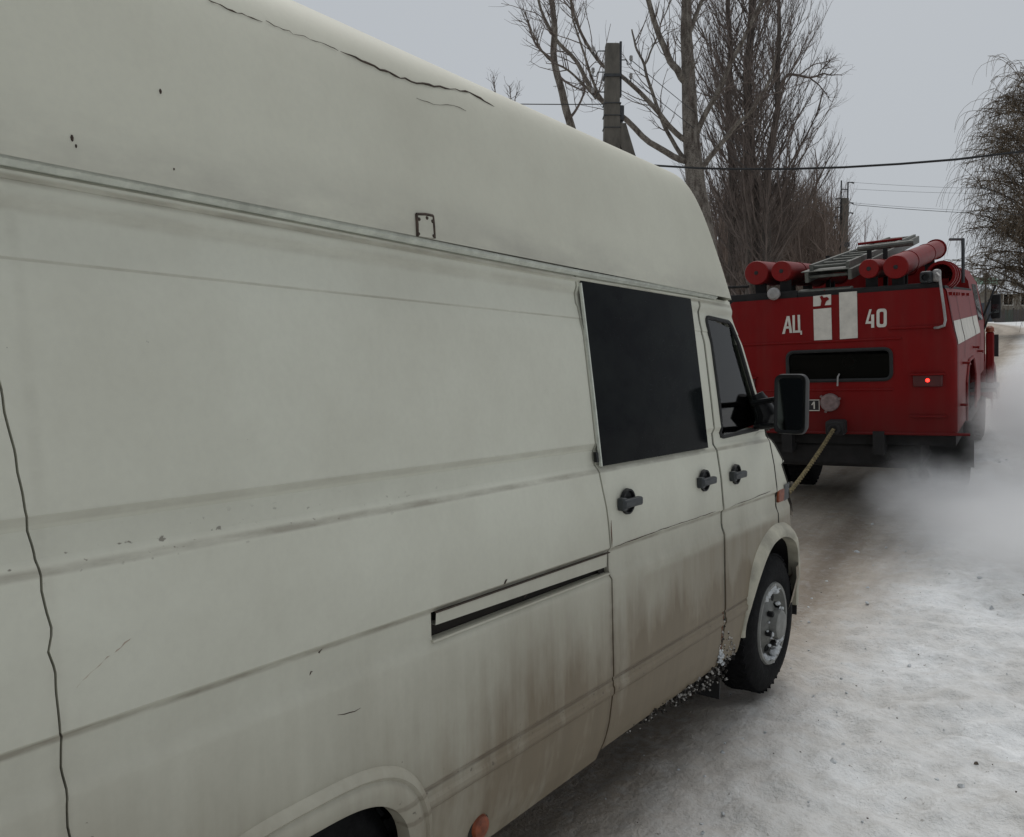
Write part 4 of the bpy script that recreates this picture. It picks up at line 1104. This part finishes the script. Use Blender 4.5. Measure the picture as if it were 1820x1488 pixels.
T(MB().tube([(lx(x_), y_, lz(z_)) for x_, y_, z_ in ((1651, -.01, 505), (1656, -.05, 510), (1658, -.06, 526), (1663, -.07, 562), (1665, -.07, 580), (1663, -.07, 589), (1653, -.05, 592), (1647, .0, 592))], .012, 8), 'grab_rail', M['galv'])
Md = Matrix.Translation((lx(1650), .35, lz(506))) @ Matrix.Rotation(-math.pi/2, 4, 'X')
T(MB().lathe([(.10, 0), (.125, 0), (.125, .10), (.135, .10), (.135, .16), (.125, .16), (.125, .32), (.138, .32), (.138, .4), (0, .4), (.10, .38), (.10, 0)], 28, Md), 'hose_drum', M['red'])
T(MB().box((lx(1640), .45, 2.13), (lx(1662), .95, 2.22)), 'drum_base', M['red'], smooth=False)
T(MB().tube([(.98, 1.9, 2.2), (.98, 1.9, 2.66), (.80, 2.6, 2.72)], .018, 6), 'antenna_frame', M['steel'])

# ---- tow rope
ra = TM @ Vector((lx(1483), -.19, lz(757)))
rb = Vector((XS - .62, 4.80, .50))
pts = []
for k in range(41):
    t = k/40; p = ra.lerp(rb, t); p.z -= .10 * math.sin(math.pi*t); pts.append(p)
ro = MB()
for ph in (0, 2.094, 4.189):
    q = []
    for k in range(241):
        t = k/240; p = ra.lerp(rb, t); p.z -= .13*math.sin(math.pi*t); a = ph + t*130
        q.append(p + Vector((math.cos(a), 0, math.sin(a)))*.010)
    ro.tube(q, .0100, 6)
o = ro.build('tow_rope', M['rope']); tag(o, 'frayed yellowish tow rope stretched between the white van and the red truck', 'rope')

# ==================================================================
#                    TREES, POLES, WIRES, HOUSES
# ==================================================================
def wander(p, d, L, r0, r1, n, curl, rr, up=0., droop=0.):
    """a slightly crooked branch path"""
    pts = [Vector(p)]; rad = [r0]; d = Vector(d).normalized(); st = L / n
    for k in range(n):
        d = d + Vector((rr.gauss(0, curl), rr.gauss(0, curl), rr.gauss(0, curl) + up - droop * (k / n)))
        d.normalize(); pts.append(pts[-1] + d * st); rad.append(r0 + (r1 - r0) * (k + 1) / n)
    return pts, rad
def twigs(mb, pts, rad, rr, n, lmin, lmax, spread, r, up=.05, sub=3, droop=0., frm=.25, depth=2):
    m = len(pts) - 1
    for _ in range(n):
        t = frm + (1 - frm) * rr.random(); k = min(m - 1, int(t * m)); f = t * m - k
        p = pts[k].lerp(pts[k+1], f); ax = (pts[k+1] - pts[k]).normalized()
        side = Vector((rr.gauss(0, 1), rr.gauss(0, 1), rr.gauss(0, 1))); side = (side - ax * side.dot(ax)).normalized()
        d = ax * math.cos(spread) + side * math.sin(spread)
        L = rr.uniform(lmin, lmax) * (1.15 - .5 * t); r0 = min(r, rad[k] * .7)
        a, b = wander(p, d, L, r0, r0 * .35, 4 if depth > 1 else 3, .16, rr, up, droop)
        mb.tube(a, b, 4 if r0 > .012 else 3, cap=False)
        if depth > 1 and sub: twigs(mb, a, b, rr, sub, lmin * .45, lmax * .5, spread, r * .55, up, sub, droop, .2, depth - 1)

def pix_limb(P, d0, d1, r0, r1, rr, jit=.02):
    """limb traced along photo points, drifting in depth from d0 to d1"""
    pts = []; rad = []; n = len(P) - 1
    for k in range(n):
        for j in range(4):
            t = (k + j/4) / n; x = P[k][0] + (P[k+1][0]-P[k][0])*j/4; y = P[k][1] + (P[k+1][1]-P[k][1])*j/4
            pts.append(at(x, y, d0 + (d1-d0)*t) + Vector((rr.gauss(0, jit), rr.gauss(0, jit), rr.gauss(0, jit)))); rad.append(r0 + (r1-r0)*t)
    pts.append(at(*P[-1], d1)); rad.append(r1)
    for _ in range(2): pts = [pts[0]] + [(pts[i-1] + pts[i]*2 + pts[i+1])*.25 for i in range(1, len(pts)-1)] + [pts[-1]]
    return pts, rad
def ground_under(p): return Vector((p.x, p.y, zg(p.x, p.y)))

# --- big pale-barked poplar beside the near pole, limbs traced from the photograph
rr = random.Random(21); D0 = 18.5
b0 = at(1262, 560, D0); g0 = ground_under(b0)
pale = empty('poplar_tree', g0, 'pale-barked bare tree with long spreading limbs behind the van roof', 'tree')
tp, trd = pix_limb([(1258, 480), (1246, 390), (1236, 330), (1229, 260), (1225, 180), (1222, 90), (1220, 0), (1216, -120), (1210, -230)], D0, D0, .27, .06, rr, .015)
tp = [g0, g0.lerp(tp[0], .5)] + tp; trd = [.36, .31] + trd
MB().tube(tp, trd, 12).build('trunk', M['bark'], pale, off=g0)
LIMB = [([(1222, 292), (1168, 265), (1114, 214), (1063, 174), (1023, 109), (983, 65), (954, 0), (930, -70)], -1.6, .115, .03),
        ([(1220, 250), (1187, 225), (1157, 181), (1110, 138), (1070, 120), (1035, 60), (1010, 0), (990, -70)], -1.2, .10, .03),
        ([(1226, 296), (1203, 262), (1179, 214), (1157, 156), (1147, 116), (1128, 83), (1123, 53)], .9, .085, .03),
        ([(1147, 116), (1160, 90), (1172, 50), (1190, 10), (1200, -40)], .9, .035, .012),
        ([(1224, 150), (1212, 135), (1194, 109), (1172, 62), (1150, 0), (1125, -80)], -.6, .14, .07),
        ([(1228, 280), (1259, 189), (1288, 138), (1317, 80), (1350, 11), (1380, -70)], -.9, .10, .05),
        ([(1236, 312), (1263, 276), (1303, 225), (1335, 203), (1368, 145), (1380, 90)], -1.5, .10, .03),
        ([(1114, 214), (1080, 190), (1058, 160), (1040, 100), (1020, 40), (1012, -20)], -2.2, .06, .02),
        ([(1063, 174), (1035, 150), (1000, 118), (965, 95), (945, 60), (933, 22)], -2., .045, .012),
        ([(1222, 60), (1245, 10), (1262, -40)], .5, .09, .04)]
crown = MB(); tw = MB()
for P, dd, r0, r1 in LIMB:
    a, b = pix_limb(P, D0, D0 + dd, r0 * .68, r1 * .62, rr, .035); crown.tube(a, b, 8)
    twigs(tw, a, b, rr, 16, .35, 1.5, .7, .013, .10, 3)
twigs(tw, tp, trd, rr, 44, .4, 1.4, .8, .014, .12, 4, frm=.5)
crown.build('limb', M['bark'], pale, off=g0, angle=180); tw.build('crown', M['twig'], pale, off=g0)

# --- leaning bare stem further left, only its top shows over the roof
P, dd = [(1036, 290), (1012, 210), (994, 152), (983, 94), (987, 36), (976, 0), (970, -60)], 0
b0 = at(1060, 500, 22); g0 = ground_under(b0); left = empty('bare_tree', g0, 'slim bare tree stem rising just left of the near concrete pole', 'tree')
a, b = pix_limb(P, 22, 21.5, .12, .06, rr, .03); a = [g0, b0] + a; b = [.2, .17] + b
MB().tube(a, b, 8).build('trunk', M['bark'], left, off=g0, angle=180)
tw = MB(); twigs(tw, a, b, rr, 22, .5, 1.6, .55, .014, .12, 3, frm=.55)
for q in ([(986, 110), (960, 90), (942, 58), (934, 20)], [(988, 128), (1010, 150), (1045, 165)], [(1012, 210), (1030, 190), (1040, 150), (1034, 160)]):
    c, d = pix_limb(q, 21.8, 21.2, .04, .014, rr, .02); tw.tube(c, d, 5); twigs(tw, c, d, rr, 8, .3, 1.0, .7, .014, .1, 3)
tw.build('crown', M['twig'], left, off=g0)
b0 = at(890, 420, 24); g0 = ground_under(b0); far_l = empty('bare_sapling', g0, 'thin bare twigs poking over the roof edge of the van', 'tree')
tw = MB(); st = MB()
for q in ([(900, 420), (902, 250), (908, 180), (905, 152)], [(885, 420), (882, 250), (880, 160), (878, 137)], [(915, 420), (918, 260), (915, 180), (921, 163)]):
    c, d = pix_limb(q, 24, 24, .04, .008, rr, .03); st.tube([g0] + c, [.05] + d, 5); twigs(tw, c, d, rr, 10, .2, .6, .6, .010, .1, 2, frm=.6)
st.build('trunk', M['twig'], far_l, off=g0); tw.build('crown', M['twig'], far_l, off=g0)

# --- Lombardy poplars: narrow upright brooms
def lombardy(px, base_y, top_y, depth, rtrunk, width, seed, label, nb, bent=(), tl=1.0, mats=('bark2', 'twig'), group=None, lowfrac=.12, nt=9):
    rr = random.Random(seed); top = at(px[1], top_y, depth); g0 = ground_under(at(px[0], base_y, depth))
    o = empty('poplar_tree', g0, label, 'tree', group)
    pts, rad = [], []
    n = 12
    for k in range(n + 1):
        t = k/n; p = g0.lerp(top, t); p += Vector((rr.gauss(0, .06), rr.gauss(0, .06), 0)) * (t > 0); pts.append(p); rad.append(rtrunk * (1 - .92*t) + .012)
    MB().tube(pts, rad, 9).build('trunk', M[mats[0]], o, off=g0, angle=180)
    H = (top - g0).length; br = MB()
    for k in range(nb):
        t = lowfrac + (1 - lowfrac) * (k + rr.random()) / nb
        i = min(n - 1, int(t*n)); p = pts[i].lerp(pts[i+1], t*n - i); a = rr.uniform(0, 6.283)
        L = (width * (2.3 + 1.6*rr.random())) * (1.05 - .55*t) * tl
        d = Vector((math.cos(a)*.75, math.sin(a)*.75, .72)); r0 = max(.012, rtrunk*.22*(1 - .6*t)) * rr.uniform(.6, 1.2)
        r0 *= .8; q, b = wander(p, d, L, r0, r0*.3, 6, .10, rr, .20); br.tube(q, b, 4, cap=False)
        twigs(br, q, b, rr, nt, L*.12, L*.34, .42, r0*.42, .16, 3, frm=.15)
    br.build('crown', M[mats[1]], o, off=g0); return o, pts
lombardy((1338, 1334), 560, -260, 25, .25, 1.30, 31, 'tall narrow poplar broom rising right behind the pale-barked tree', 150, nt=13)
lombardy((1306, 1288), 560, -200, 26.5, .19, 1.25, 32, 'dark narrow poplar standing between the pale tree and the tallest poplar', 120, nt=13)
o, pts = lombardy((1352, 1398), 560, -150, 24.2, .16, 1.15, 33, 'right-hand poplar of the clump, with one crooked branch reaching right', 120, lowfrac=.2, nt=13)
g0 = o.location
tw = MB()
for P, r0 in (([(1383, 160), (1398, 130), (1420, 136), (1440, 139), (1462, 130), (1478, 133), (1497, 134)], .05), ([(1440, 139), (1455, 150), (1468, 166), (1474, 174)], .025), ([(1418, 136), (1436, 120), (1460, 112), (1474, 108)], .022), ([(1452, 134), (1465, 118), (1476, 105)], .018)):
    a, b = pix_limb(P, 24.2, 23.6, r0, .010, rr, .02); tw.tube(a, b, 5, cap=False); twigs(tw, a, b, rr, 12, .2, .7, .8, .012, .05, 2)
tw.build('crooked_branch', M['twig'], o, off=g0)
# --- thicket and the poplars in and beyond it
lombardy((1455, 1448), 560, 265, 56, .20, 1.5, 41, 'narrow poplar sticking up out of the brown thicket left of the far pole', 60, mats=('twigr', 'twigr'))
lombardy((1480, 1478), 560, 325, 52, .12, 1.2, 42, 'shorter poplar on the right edge of the brown thicket', 50, mats=('twigr', 'twigr'))
lombardy((1538, 1538), 560, 392, 110, .2, 1.3, 43, 'small far-off poplar above the roof ladder, left one of the pair', 40, mats=('twigr', 'twigr'), group='far pair of poplars')
lombardy((1560, 1560), 560, 415, 115, .2, 1.5, 44, 'small far-off poplar above the roof ladder, shorter right one of the pair', 40, mats=('twigr', 'twigr'), group='far pair of poplars')
th = MB(); rr = random.Random(51)
for k in range(330):
    x = rr.uniform(1265, 1492); dep = rr.uniform(34, 62)
    top = lerp_tab([(1265, 330), (1330, 322), (1370, 318), (1420, 335), (1450, 350), (1475, 352), (1492, 420)], x) + abs(rr.gauss(0, 26))
    p = ground_under(at(x, 560, dep)); tpz = at(x + rr.gauss(0, 8), top, dep); L = (tpz - p).length
    q, b = wander(p, tpz - p, L, .07, .012, 6, .05, rr, .03); th.tube(q, b, 4, cap=False)
    twigs(th, q, b, rr, 12, .8, 2.6, .55, .022, .12, 4, frm=.15)
o = th.build('thicket', M['thick'], None); tag(o, 'brown mass of bare bushes and saplings behind the fire truck', 'thicket', kind='stuff')
# --- willow on the right
rr = random.Random(61)
b0 = at(1858, 560, 46); g0 = ground_under(b0)
wil = empty('willow_tree', g0, 'bare willow with drooping twigs at the right edge of the picture', 'tree')
top = at(1852, 170, 46); pts, rad = [], []
for k in range(9):
    t = k/8; pts.append(g0.lerp(top, t) + Vector((rr.gauss(0, .15), rr.gauss(0, .15), 0)) * (t > 0)); rad.append(.42*(1-t) + .05)
MB().tube(pts, rad, 9).build('trunk', M['bark2'], wil, off=g0, angle=180)
lm = MB(); tw = MB(); H = (top - g0).z
for k in range(110):
    t = .10 + .90*(k + rr.random())/110; i = min(7, int(t*8)); p = pts[i].lerp(pts[i+1], t*8 - i); a = rr.uniform(0, 6.283)
    wd = lerp_tab([(0, 3.4), (.2, 4.8), (.5, 4.6), (.75, 3.6), (1.0, 2.2)], t) * rr.uniform(.7, 1.08)
    q, b = wander(p, Vector((math.cos(a), math.sin(a), .75)), wd, .07*(1.1 - .6*t), .015, 8, .13, rr, .02, .16)
    lm.tube(q, b, 5, cap=False)
    for _ in range(7):
        j = rr.randrange(2, 8); sidev = Vector((rr.gauss(0, 1), rr.gauss(0, 1), .35)).normalized()
        q2, b2 = wander(q[j], sidev + (q[j]-q[j-1]).normalized(), rr.uniform(.8, 2.0), .022, .008, 5, .16, rr, .0, .15); tw.tube(q2, b2, 4, cap=False)
        for _ in range(8):
            j2 = rr.randrange(1, 6); s2 = Vector((rr.gauss(0, .8), rr.gauss(0, .8), .1))
            q3, b3 = wander(q2[j2], s2, rr.uniform(.8, 2.7), .013, .007, 6, .08, rr, -.18, .75); tw.tube(q3, b3, 3, cap=False)
for k in range(420):                         # the dense lower part of the crown
    p = at(rr.gauss(1838, 24), rr.gauss(430, 34), rr.gauss(46.5, 1.3)); q, b = wander(p, Vector((rr.gauss(0, 1), rr.gauss(0, 1), rr.gauss(.1, .6))), rr.uniform(.8, 2.2), .016, .008, 5, .2, rr, 0, .3)
    tw.tube(q, b, 3, cap=False)
lm.build('limb', M['bark2'], wil, off=g0, angle=180); tw.build('crown', M['twigw'], wil, off=g0)

# --- near concrete pole
def pole_near():
    d = 15.0; top = at(1088, 79, d); g = ground_under(top); h = top.z - g.z
    o = empty('utility_pole', g, 'near concrete utility pole with hook insulators rising behind the van roof', 'utility pole')
    def B(mb, n, m, p=o, **k): return mb.build(n, M[m], p, **k)
    u = rt.copy(); Mx_ = Matrix(((u.x, -u.y, 0, 0), (u.y, u.x, 0, 0), (0, 0, 1, 0), (0, 0, 0, 1)))
    w0, w1 = .13, .165
    rows = []
    for z, w in ((0, .21), (h*.4, .18), (h - 1.8, .15), (h - .02, .125), (h, .11)):
        rows.append([tuple(Mx_ @ Vector(q)) + () for q in ((-w, -w*.8, z), (w, -w*.8, z), (w, w*.8, z), (-w, w*.8, z))])
    mb = MB().grid(rows, closed_u=True); mb.f.append((16, 17, 18, 19)); s_ = B(mb, 'pole_shaft', 'concrete', bevel=.02)
    # strut that joins low down on the right
    rows = [[tuple(Mx_ @ Vector((x + dx, dy, z))) for dx, dy in ((-.11, -.1), (.11, -.1), (.11, .1), (-.11, .1))] for z, x in ((0, 1.9), (h - 1.45, .14))]
    mb = MB().grid(rows, closed_u=True); B(mb, 'pole_strut', 'concrete')
    B(MB().box((.135, -.04, h - .95), (.175, .04, h + .04), Mx_), 'steel_channel', 'steel', smooth=False)
    B(MB().box((-.165, -.13, h - .62), (.165, .13, h - .57), Mx_), 'clamp_band', 'steel', smooth=False)
    B(MB().box((.12, -.09, h - 1.40), (.22, .09, h - 1.12), Mx_), 'junction_box', 'steel', bevel=.02)
    for sgn, z in ((-1, h - .12), (-1, h - .50), (-1, h - .86), (1, h - .28), (1, h - .60)):
        x0 = sgn*.13; pts = [(x0, 0, z), (x0 + sgn*.13, 0, z), (x0 + sgn*.16, 0, z - .08), (x0 + sgn*.22, 0, z - .07), (x0 + sgn*.22, 0, z + .03)]
        hk = B(MB().tube([Mx_ @ Vector(p) for p in pts], .011, 6), 'insulator_hook', 'steel')
        B(MB().lathe([(.018, -.02), (.032, 0), (.036, .02), (.026, .035), (.034, .05), (.026, .075), (0, .085)], 12, Matrix.Translation(Mx_ @ Vector((x0 + sgn*.22, 0, z)))), 'insulator', 'porcelain', hk)
    for k in range(3):
        B(MB().box((-.16, -.128, h - 1.1 - .22*k), (.16, .128, h - 1.085 - .22*k), Mx_), 'wire_binding', 'steel', smooth=False)
    return o, top, Mx_
po, ptop, PMx = pole_near()
def pole_far():
    d = 38.0; top = at(1501, 353, d); g = ground_under(top); h = top.z - g.z
    o = empty('utility_pole', g, 'far concrete utility pole with a steel fork on top, above the truck', 'utility pole')
    u = rt; Mx_ = Matrix(((u.x, -u.y, 0, 0), (u.y, u.x, 0, 0), (0, 0, 1, 0), (0, 0, 0, 1)))
    def B(mb, n, m, p=o, **k): return mb.build(n, M[m], p, **k)
    rows = [[tuple(Mx_ @ Vector((x, y, z))) for x, y in ((-w, -w), (w, -w), (w, w), (-w, w))] for z, w in ((0, .22), (h*.62, .16), (h - .95, .125), (h - .9, .15), (h, .145))]
    mb = MB().grid(rows, closed_u=True); mb.f.append((16, 17, 18, 19)); B(mb, 'pole_shaft', 'concrete')
    for x in (-.17, .14): B(MB().box((x - .02, -.02, h - .9), (x + .035, .02, h + (.83 if x < 0 else .76)), Mx_), 'steel_fork', 'steel', smooth=False)
    B(MB().box((-.15, -.018, h + .40), (.14, .018, h + .44), Mx_), 'fork_tie', 'steel', smooth=False)
    for sgn, z in ((1, h + .74), (1, h - .2), (1, h - .66), (-1, h + .0), (-1, h - .42), (-1, h - .84)):
        B(MB().tube([Mx_ @ Vector(p) for p in ((sgn*.15, 0, z), (sgn*.32, 0, z), (sgn*.42, 0, z - .03))], [.018, .03, .045], 6), 'insulator', 'steel')
    B(MB().box((-.21, -.2, h - 2.25), (.21, .2, h - 2.05), Mx_), 'clamp_band', 'steel', smooth=False)
    return o, top, Mx_, h
pf, ftop, FMx, fh = pole_far()
# --- wires
def wire(pts, r, label, name='overhead_wire', group=None):
    o = MB().tube(pts, r, 6).build(name, M['cable']); tag(o, label, 'wire', group); return o
cx_ = [(1100, 290), (1175, 295), (1240, 299), (1300, 300.5), (1400, 300.5), (1500, 297.5), (1600, 291.5), (1700, 283.5), (1820, 269), (1950, 250), (2150, 212)]
wire([at(x, y, 13.5 - 3.0*(x - 1100)/1050) for x, y in cx_], .017, 'thick black cable sagging across the sky above the truck', 'overhead_cable')
def sagline(a, b, s, n=16): return [a.lerp(b, k/n) - Vector((0, 0, 4*s*(k/n)*(1 - k/n))) for k in range(n + 1)]
for k, (dz, yy, lab) in enumerate(((.74, 331, 'topmost thin wire running right from the far pole'), (.44, 338, 'second thin wire running right from the far pole'), (-.2, 374, 'third thin wire running right from the far pole'), (-.28, 379, 'lowest of the thin wires at the far pole, a little thicker'))):
    a = ftop + FMx.to_3x3() @ Vector((.40, 0, dz)); b = at(1905, yy + 4, 40)
    wire(sagline(a, b, .12), .006 if k < 3 else .012, lab, group='thin wires at the far pole')
pp_ = ptop + PMx.to_3x3() @ Vector((-.35, 0, -.10))
wire(sagline(ptop + PMx.to_3x3() @ Vector((-.10, 0, -1.08)), at(760, 181, 16), .02), .009, 'thin wire leaving the near pole to the left just over the van roof', group='thin wires at the near pole')
for k, (sx_, dz, e) in enumerate(((.35, -.28, (1500, 372)), (.35, -.60, (1496, 392)))):
    wire(sagline(ptop + PMx.to_3x3() @ Vector((sx_, 0, dz)), at(*e, 38), .35), .007, ('upper', 'lower')[k] + ' thin wire descending from the near pole to the far pole', group='thin wires at the near pole')

# --- houses and fences at the top of the road
M['plank'] = simple('weathered_planks', (.085, .075, .07), .9, var=.4, scale=3, stretch=(3, 3, .3))
M['plankg'] = simple('greenish_planks', (.075, .085, .072), .9, var=.4, scale=3, stretch=(3, 3, .3))
M['blueg'] = simple('blue_grey_metal', (.035, .045, .06), .6, var=.2)
M['yellow'] = simple('yellow_plaster', (.26, .175, .07), .9, var=.2, scale=2)
M['greenr'] = simple('green_roof_sheet', (.03, .12, .075), .6, var=.2, scale=2)
M['wallg'] = simple('grey_brick_wall', (.20, .18, .15), .9, var=.25, scale=3)
M['roofsnow'] = simple('roof_snow', (.66, .68, .70), .85, var=.08, scale=2)
M['wood'] = simple('dark_wood', (.06, .05, .042), .85)
def frame_at(px, dep):
    g = ground_under(at(px, 560, dep)); ang = math.atan2(rt.y, rt.x); return g, Matrix.Translation(g) @ Matrix.Rotation(ang, 4, 'Z')
def house(name, px, dep, w, d, hw_, hr, wallm, roofm, label, lift=0., win=1):
    g, Mx_ = frame_at(px, dep); Mx_ = Matrix.Translation((0, 0, lift)) @ Mx_
    o = empty(name, g + Vector((0, 0, lift)), label, 'house'); o.matrix_world = Mx_
    MB().box((-w/2, 0, -2.5), (w/2, d, hw_)).build('wall', M[wallm], o, smooth=False)
    for sd in (-1, 1):                     # gables
        MB().prism([(0, hw_), (d, hw_), (d/2, hw_ + hr)], sd*w/2 - .1, sd*w/2 + .1, lambda p, q: (q, p[0], p[1])).build('gable', M[wallm], o, smooth=False)
    e = .35
    for sd in (0, 1):
        y0, y1 = (-e, d/2) if sd == 0 else (d + e, d/2)
        z0 = hw_ - e*hr/(d/2)
        mb = MB(); mb.grid([[(-w/2 - e, y0, z0 + .02), (w/2 + e, y0, z0 + .02)], [(-w/2 - e, y1, hw_ + hr + .02), (w/2 + e, y1, hw_ + hr + .02)]])
        mb.grid([[(-w/2 - e, y0, z0 + .16), (w/2 + e, y0, z0 + .16)], [(-w/2 - e, y1, hw_ + hr + .16), (w/2 + e, y1, hw_ + hr + .16)]])
        mb.grid([[(-w/2 - e, y0, z0 + .02), (w/2 + e, y0, z0 + .02)], [(-w/2 - e, y0, z0 + .16), (w/2 + e, y0, z0 + .16)]])
        mb.build('roof', M[roofm], o, smooth=False)
    for k in range(win):
        x = -w/2 + w*(k + .5)/win
        f = MB().box((x - .55, -.05, .9), (x + .55, .02, 2.1)).build('window', M['stripe'], o, smooth=False)
        MB().box((x - .46, -.06, .98), (x + .46, -.045, 2.02)).build('pane', M['tint'], f, smooth=False)
        MB().box((x - .02, -.075, .98), (x + .02, -.055, 2.02)).build('window_bar', M['stripe'], f, smooth=False)
    MB().box((w*.2, d*.45, hw_ + hr*.6), (w*.2 + .5, d*.45 + .5, hw_ + hr + .8)).build('chimney', M['wallg'], o, smooth=False)
    return o
house('house', 1720, 118, 4.4, 6, 3.0, 1.2, 'yellow', 'roofsnow', 'small yellow plastered house far up the road beyond the truck', 2.0, 2)
house('house', 1758, 112, 4.2, 6, 2.2, 1.6, 'wallg', 'greenr', 'house with a green sheet roof far behind the willow', 2.4, 1)
house('long_shed', 1770, 100, 11.5, 7, 1.9, 1.9, 'wallg', 'roofsnow', 'long low shed under a broad snow-covered roof', .8, 3)
house('hut', 1806, 84, 3.6, 4, 2.2, .8, 'wallg', 'roofsnow', 'little grey hut behind the plank fence at right', .6, 2)
def fence(px0, px1, d0, d1, h, bw, mats, label, posts=6):
    a = ground_under(at(px0, 560, d0)); b = ground_under(at(px1, 560, d1)); L = (b - a).length
    o = empty('fence', a, label, 'fence'); u = (b - a); ang = math.atan2(u.y, u.x); sl = u.z / max(.01, math.hypot(u.x, u.y))
    n = max(2, int(L / bw)); proto = {}
    for k in range(n):
        mk = mats[(k*posts//n) % len(mats)]
        if mk not in proto:
            me = MB().box((0, -.012, -.6), (bw*.96, .012, h)); q = me.build('board', M[mk], o, smooth=False); proto[mk] = q
        else: q = proto[mk].copy(); COL.objects.link(q); q.parent = o
        q.location = (u.x*k/n, u.y*k/n, u.z*k/n + rnd.uniform(-.05, .05)); q.rotation_euler = (0, 0, ang)
    for k in range(posts + 1):
        q = MB().box((-.06, .0, -.5), (.06, .12, h + .12)).build('post', M['wood'], o, smooth=False)
        q.location = (u.x*k/posts - .05*math.sin(ang), u.y*k/posts + .05*math.cos(ang), u.z*k/posts); q.rotation_euler = (0, 0, ang)
    return o
fence(1769, 1900, 76, 74, 1.15, .16, ['plank', 'plankg', 'plank'], 'weathered plank fence along the snow at the far right', 8)
fence(1712, 1764, 84, 80, 1.9, .5, ['blueg'], 'dark blue-grey sheet fence just past the truck cab', 4)
# thin leaning pole by the roadside and its brace
g = ground_under(at(1752, 560, 62)); o = empty('wooden_post', g, 'thin dark wooden post with a slanting brace near the far fence', 'post')
MB().tube([Vector((0, 0, -.3)), at(1752, 490, 62) - g], [.09, .06], 7).build('shaft', M['wood'], o)
MB().tube([at(1756, 535, 62) - g, at(1790, 492, 62) - g], [.05, .04], 6).build('brace', M['wood'], o)

# --- snow clods and crumbs on the verge
rr = random.Random(77); pts = []
for _ in range(2200):
    Y = 2.2 + 12 * rr.random() ** 1.6; X = rr.uniform(-1.5, 1.6) - .05*Y
    j = np.searchsorted(gx, X); i = np.searchsorted(gy, Y)
    pts.append((Vector((X, Y, float(Z[i, j]) + .002)), (rr.random() ** 3) * .022 + .004))
lumps('snow_clods', [(p - Vector((0, 0, .003)), r_*.7) for k, (p, r_) in enumerate(pts) if k % 4 == 1], M['snowlump'], None, None, seed=5)
tag(bpy.data.objects['snow_clods'], 'loose white snow crumbs scattered over the trodden verge', 'snow')
lumps('mud_crumbs', [(p - Vector((0, 0, .004)), r_*.38 + .0012) for k, (p, r_) in enumerate(pts) if k % 9 == 0], M['litter'], None, None, seed=6)
tag(bpy.data.objects['mud_crumbs'], 'dark crumbs of dirt and leaf litter scattered on the snow', 'dirt')

# --- exhaust smoke rolling out from under the truck's right rear corner
def smoke():
    c = TM @ Vector((1.62, -.35, .92)); sz = Vector((2.3, 2.5, 1.3))
    mb = MB(); n = 20
    rows = [[(math.sin(math.pi*i/12)*math.cos(2*math.pi*j/n), math.sin(math.pi*i/12)*math.sin(2*math.pi*j/n), math.cos(math.pi*i/12)) for j in range(n)] for i in range(13)]
    mb.grid(rows, closed_u=True)
    m = NT('exhaust_vapour'); m.n.remove(m.bsdf)
    v = m.new('ShaderNodeVolumePrincipled'); v.inputs['Color'].default_value = (.985, .985, .985, 1); v.inputs['Anisotropy'].default_value = .1
    oc = m.coord(); 
    def blob(cx, cy, cz, ax, ay, az):
        mp = m.new('ShaderNodeMapping'); mp.vector_type = 'POINT'
        mp.inputs['Location'].default_value = (-cx/ax, -cy/ay, -cz/az); mp.inputs['Scale'].default_value = (1/ax, 1/ay, 1/az); m.l(oc, mp.inputs[0])
        ln = m.new('ShaderNodeVectorMath'); ln.operation = 'LENGTH'; m.l(mp.outputs[0], ln.inputs[0])
        return m.maprange(ln.outputs['Value'], 1.0, .15)
    b1 = blob(.12, -.15, -.52, .85, .9, .44); b2 = blob(-.02, .35, .05, .34, .40, .66); b3 = blob(-.40, .1, -.45, .34, .40, .40)
    n1 = m.noise(2.9, 6, .66, stretch=(1, 1, .75)); n2 = m.noise(7., 5, .65)
    f = m.math('ADD', m.math('ADD', b1, m.math('MULTIPLY', b2, 1.25)), m.math('MULTIPLY', b3, .6), False)
    nn = m.math('ADD', m.math('MULTIPLY', m.math('SUBTRACT', n1, .5), 4.2), m.math('MULTIPLY', m.math('SUBTRACT', n2, .5), 1.8))
    dn = m.math('MULTIPLY', m.math('SUBTRACT', m.math('ADD', f, m.math('MULTIPLY', nn, .55)), .22, True), f, True)
    m.l(m.math('MULTIPLY', dn, 3.5), v.inputs['Density']); m.l(v.outputs[0], m.out.inputs['Volume'])
    mb.f = [tuple(reversed(f)) for f in mb.f]
    o = mb.build('exhaust_smoke', m.m, None); o.matrix_world = Matrix.Translation(c) @ Matrix.Diagonal((sz.x, sz.y, sz.z, 1))
    tag(o, 'white exhaust vapour billowing beside the right rear wheel of the fire truck', 'smoke', kind='stuff')
smoke()
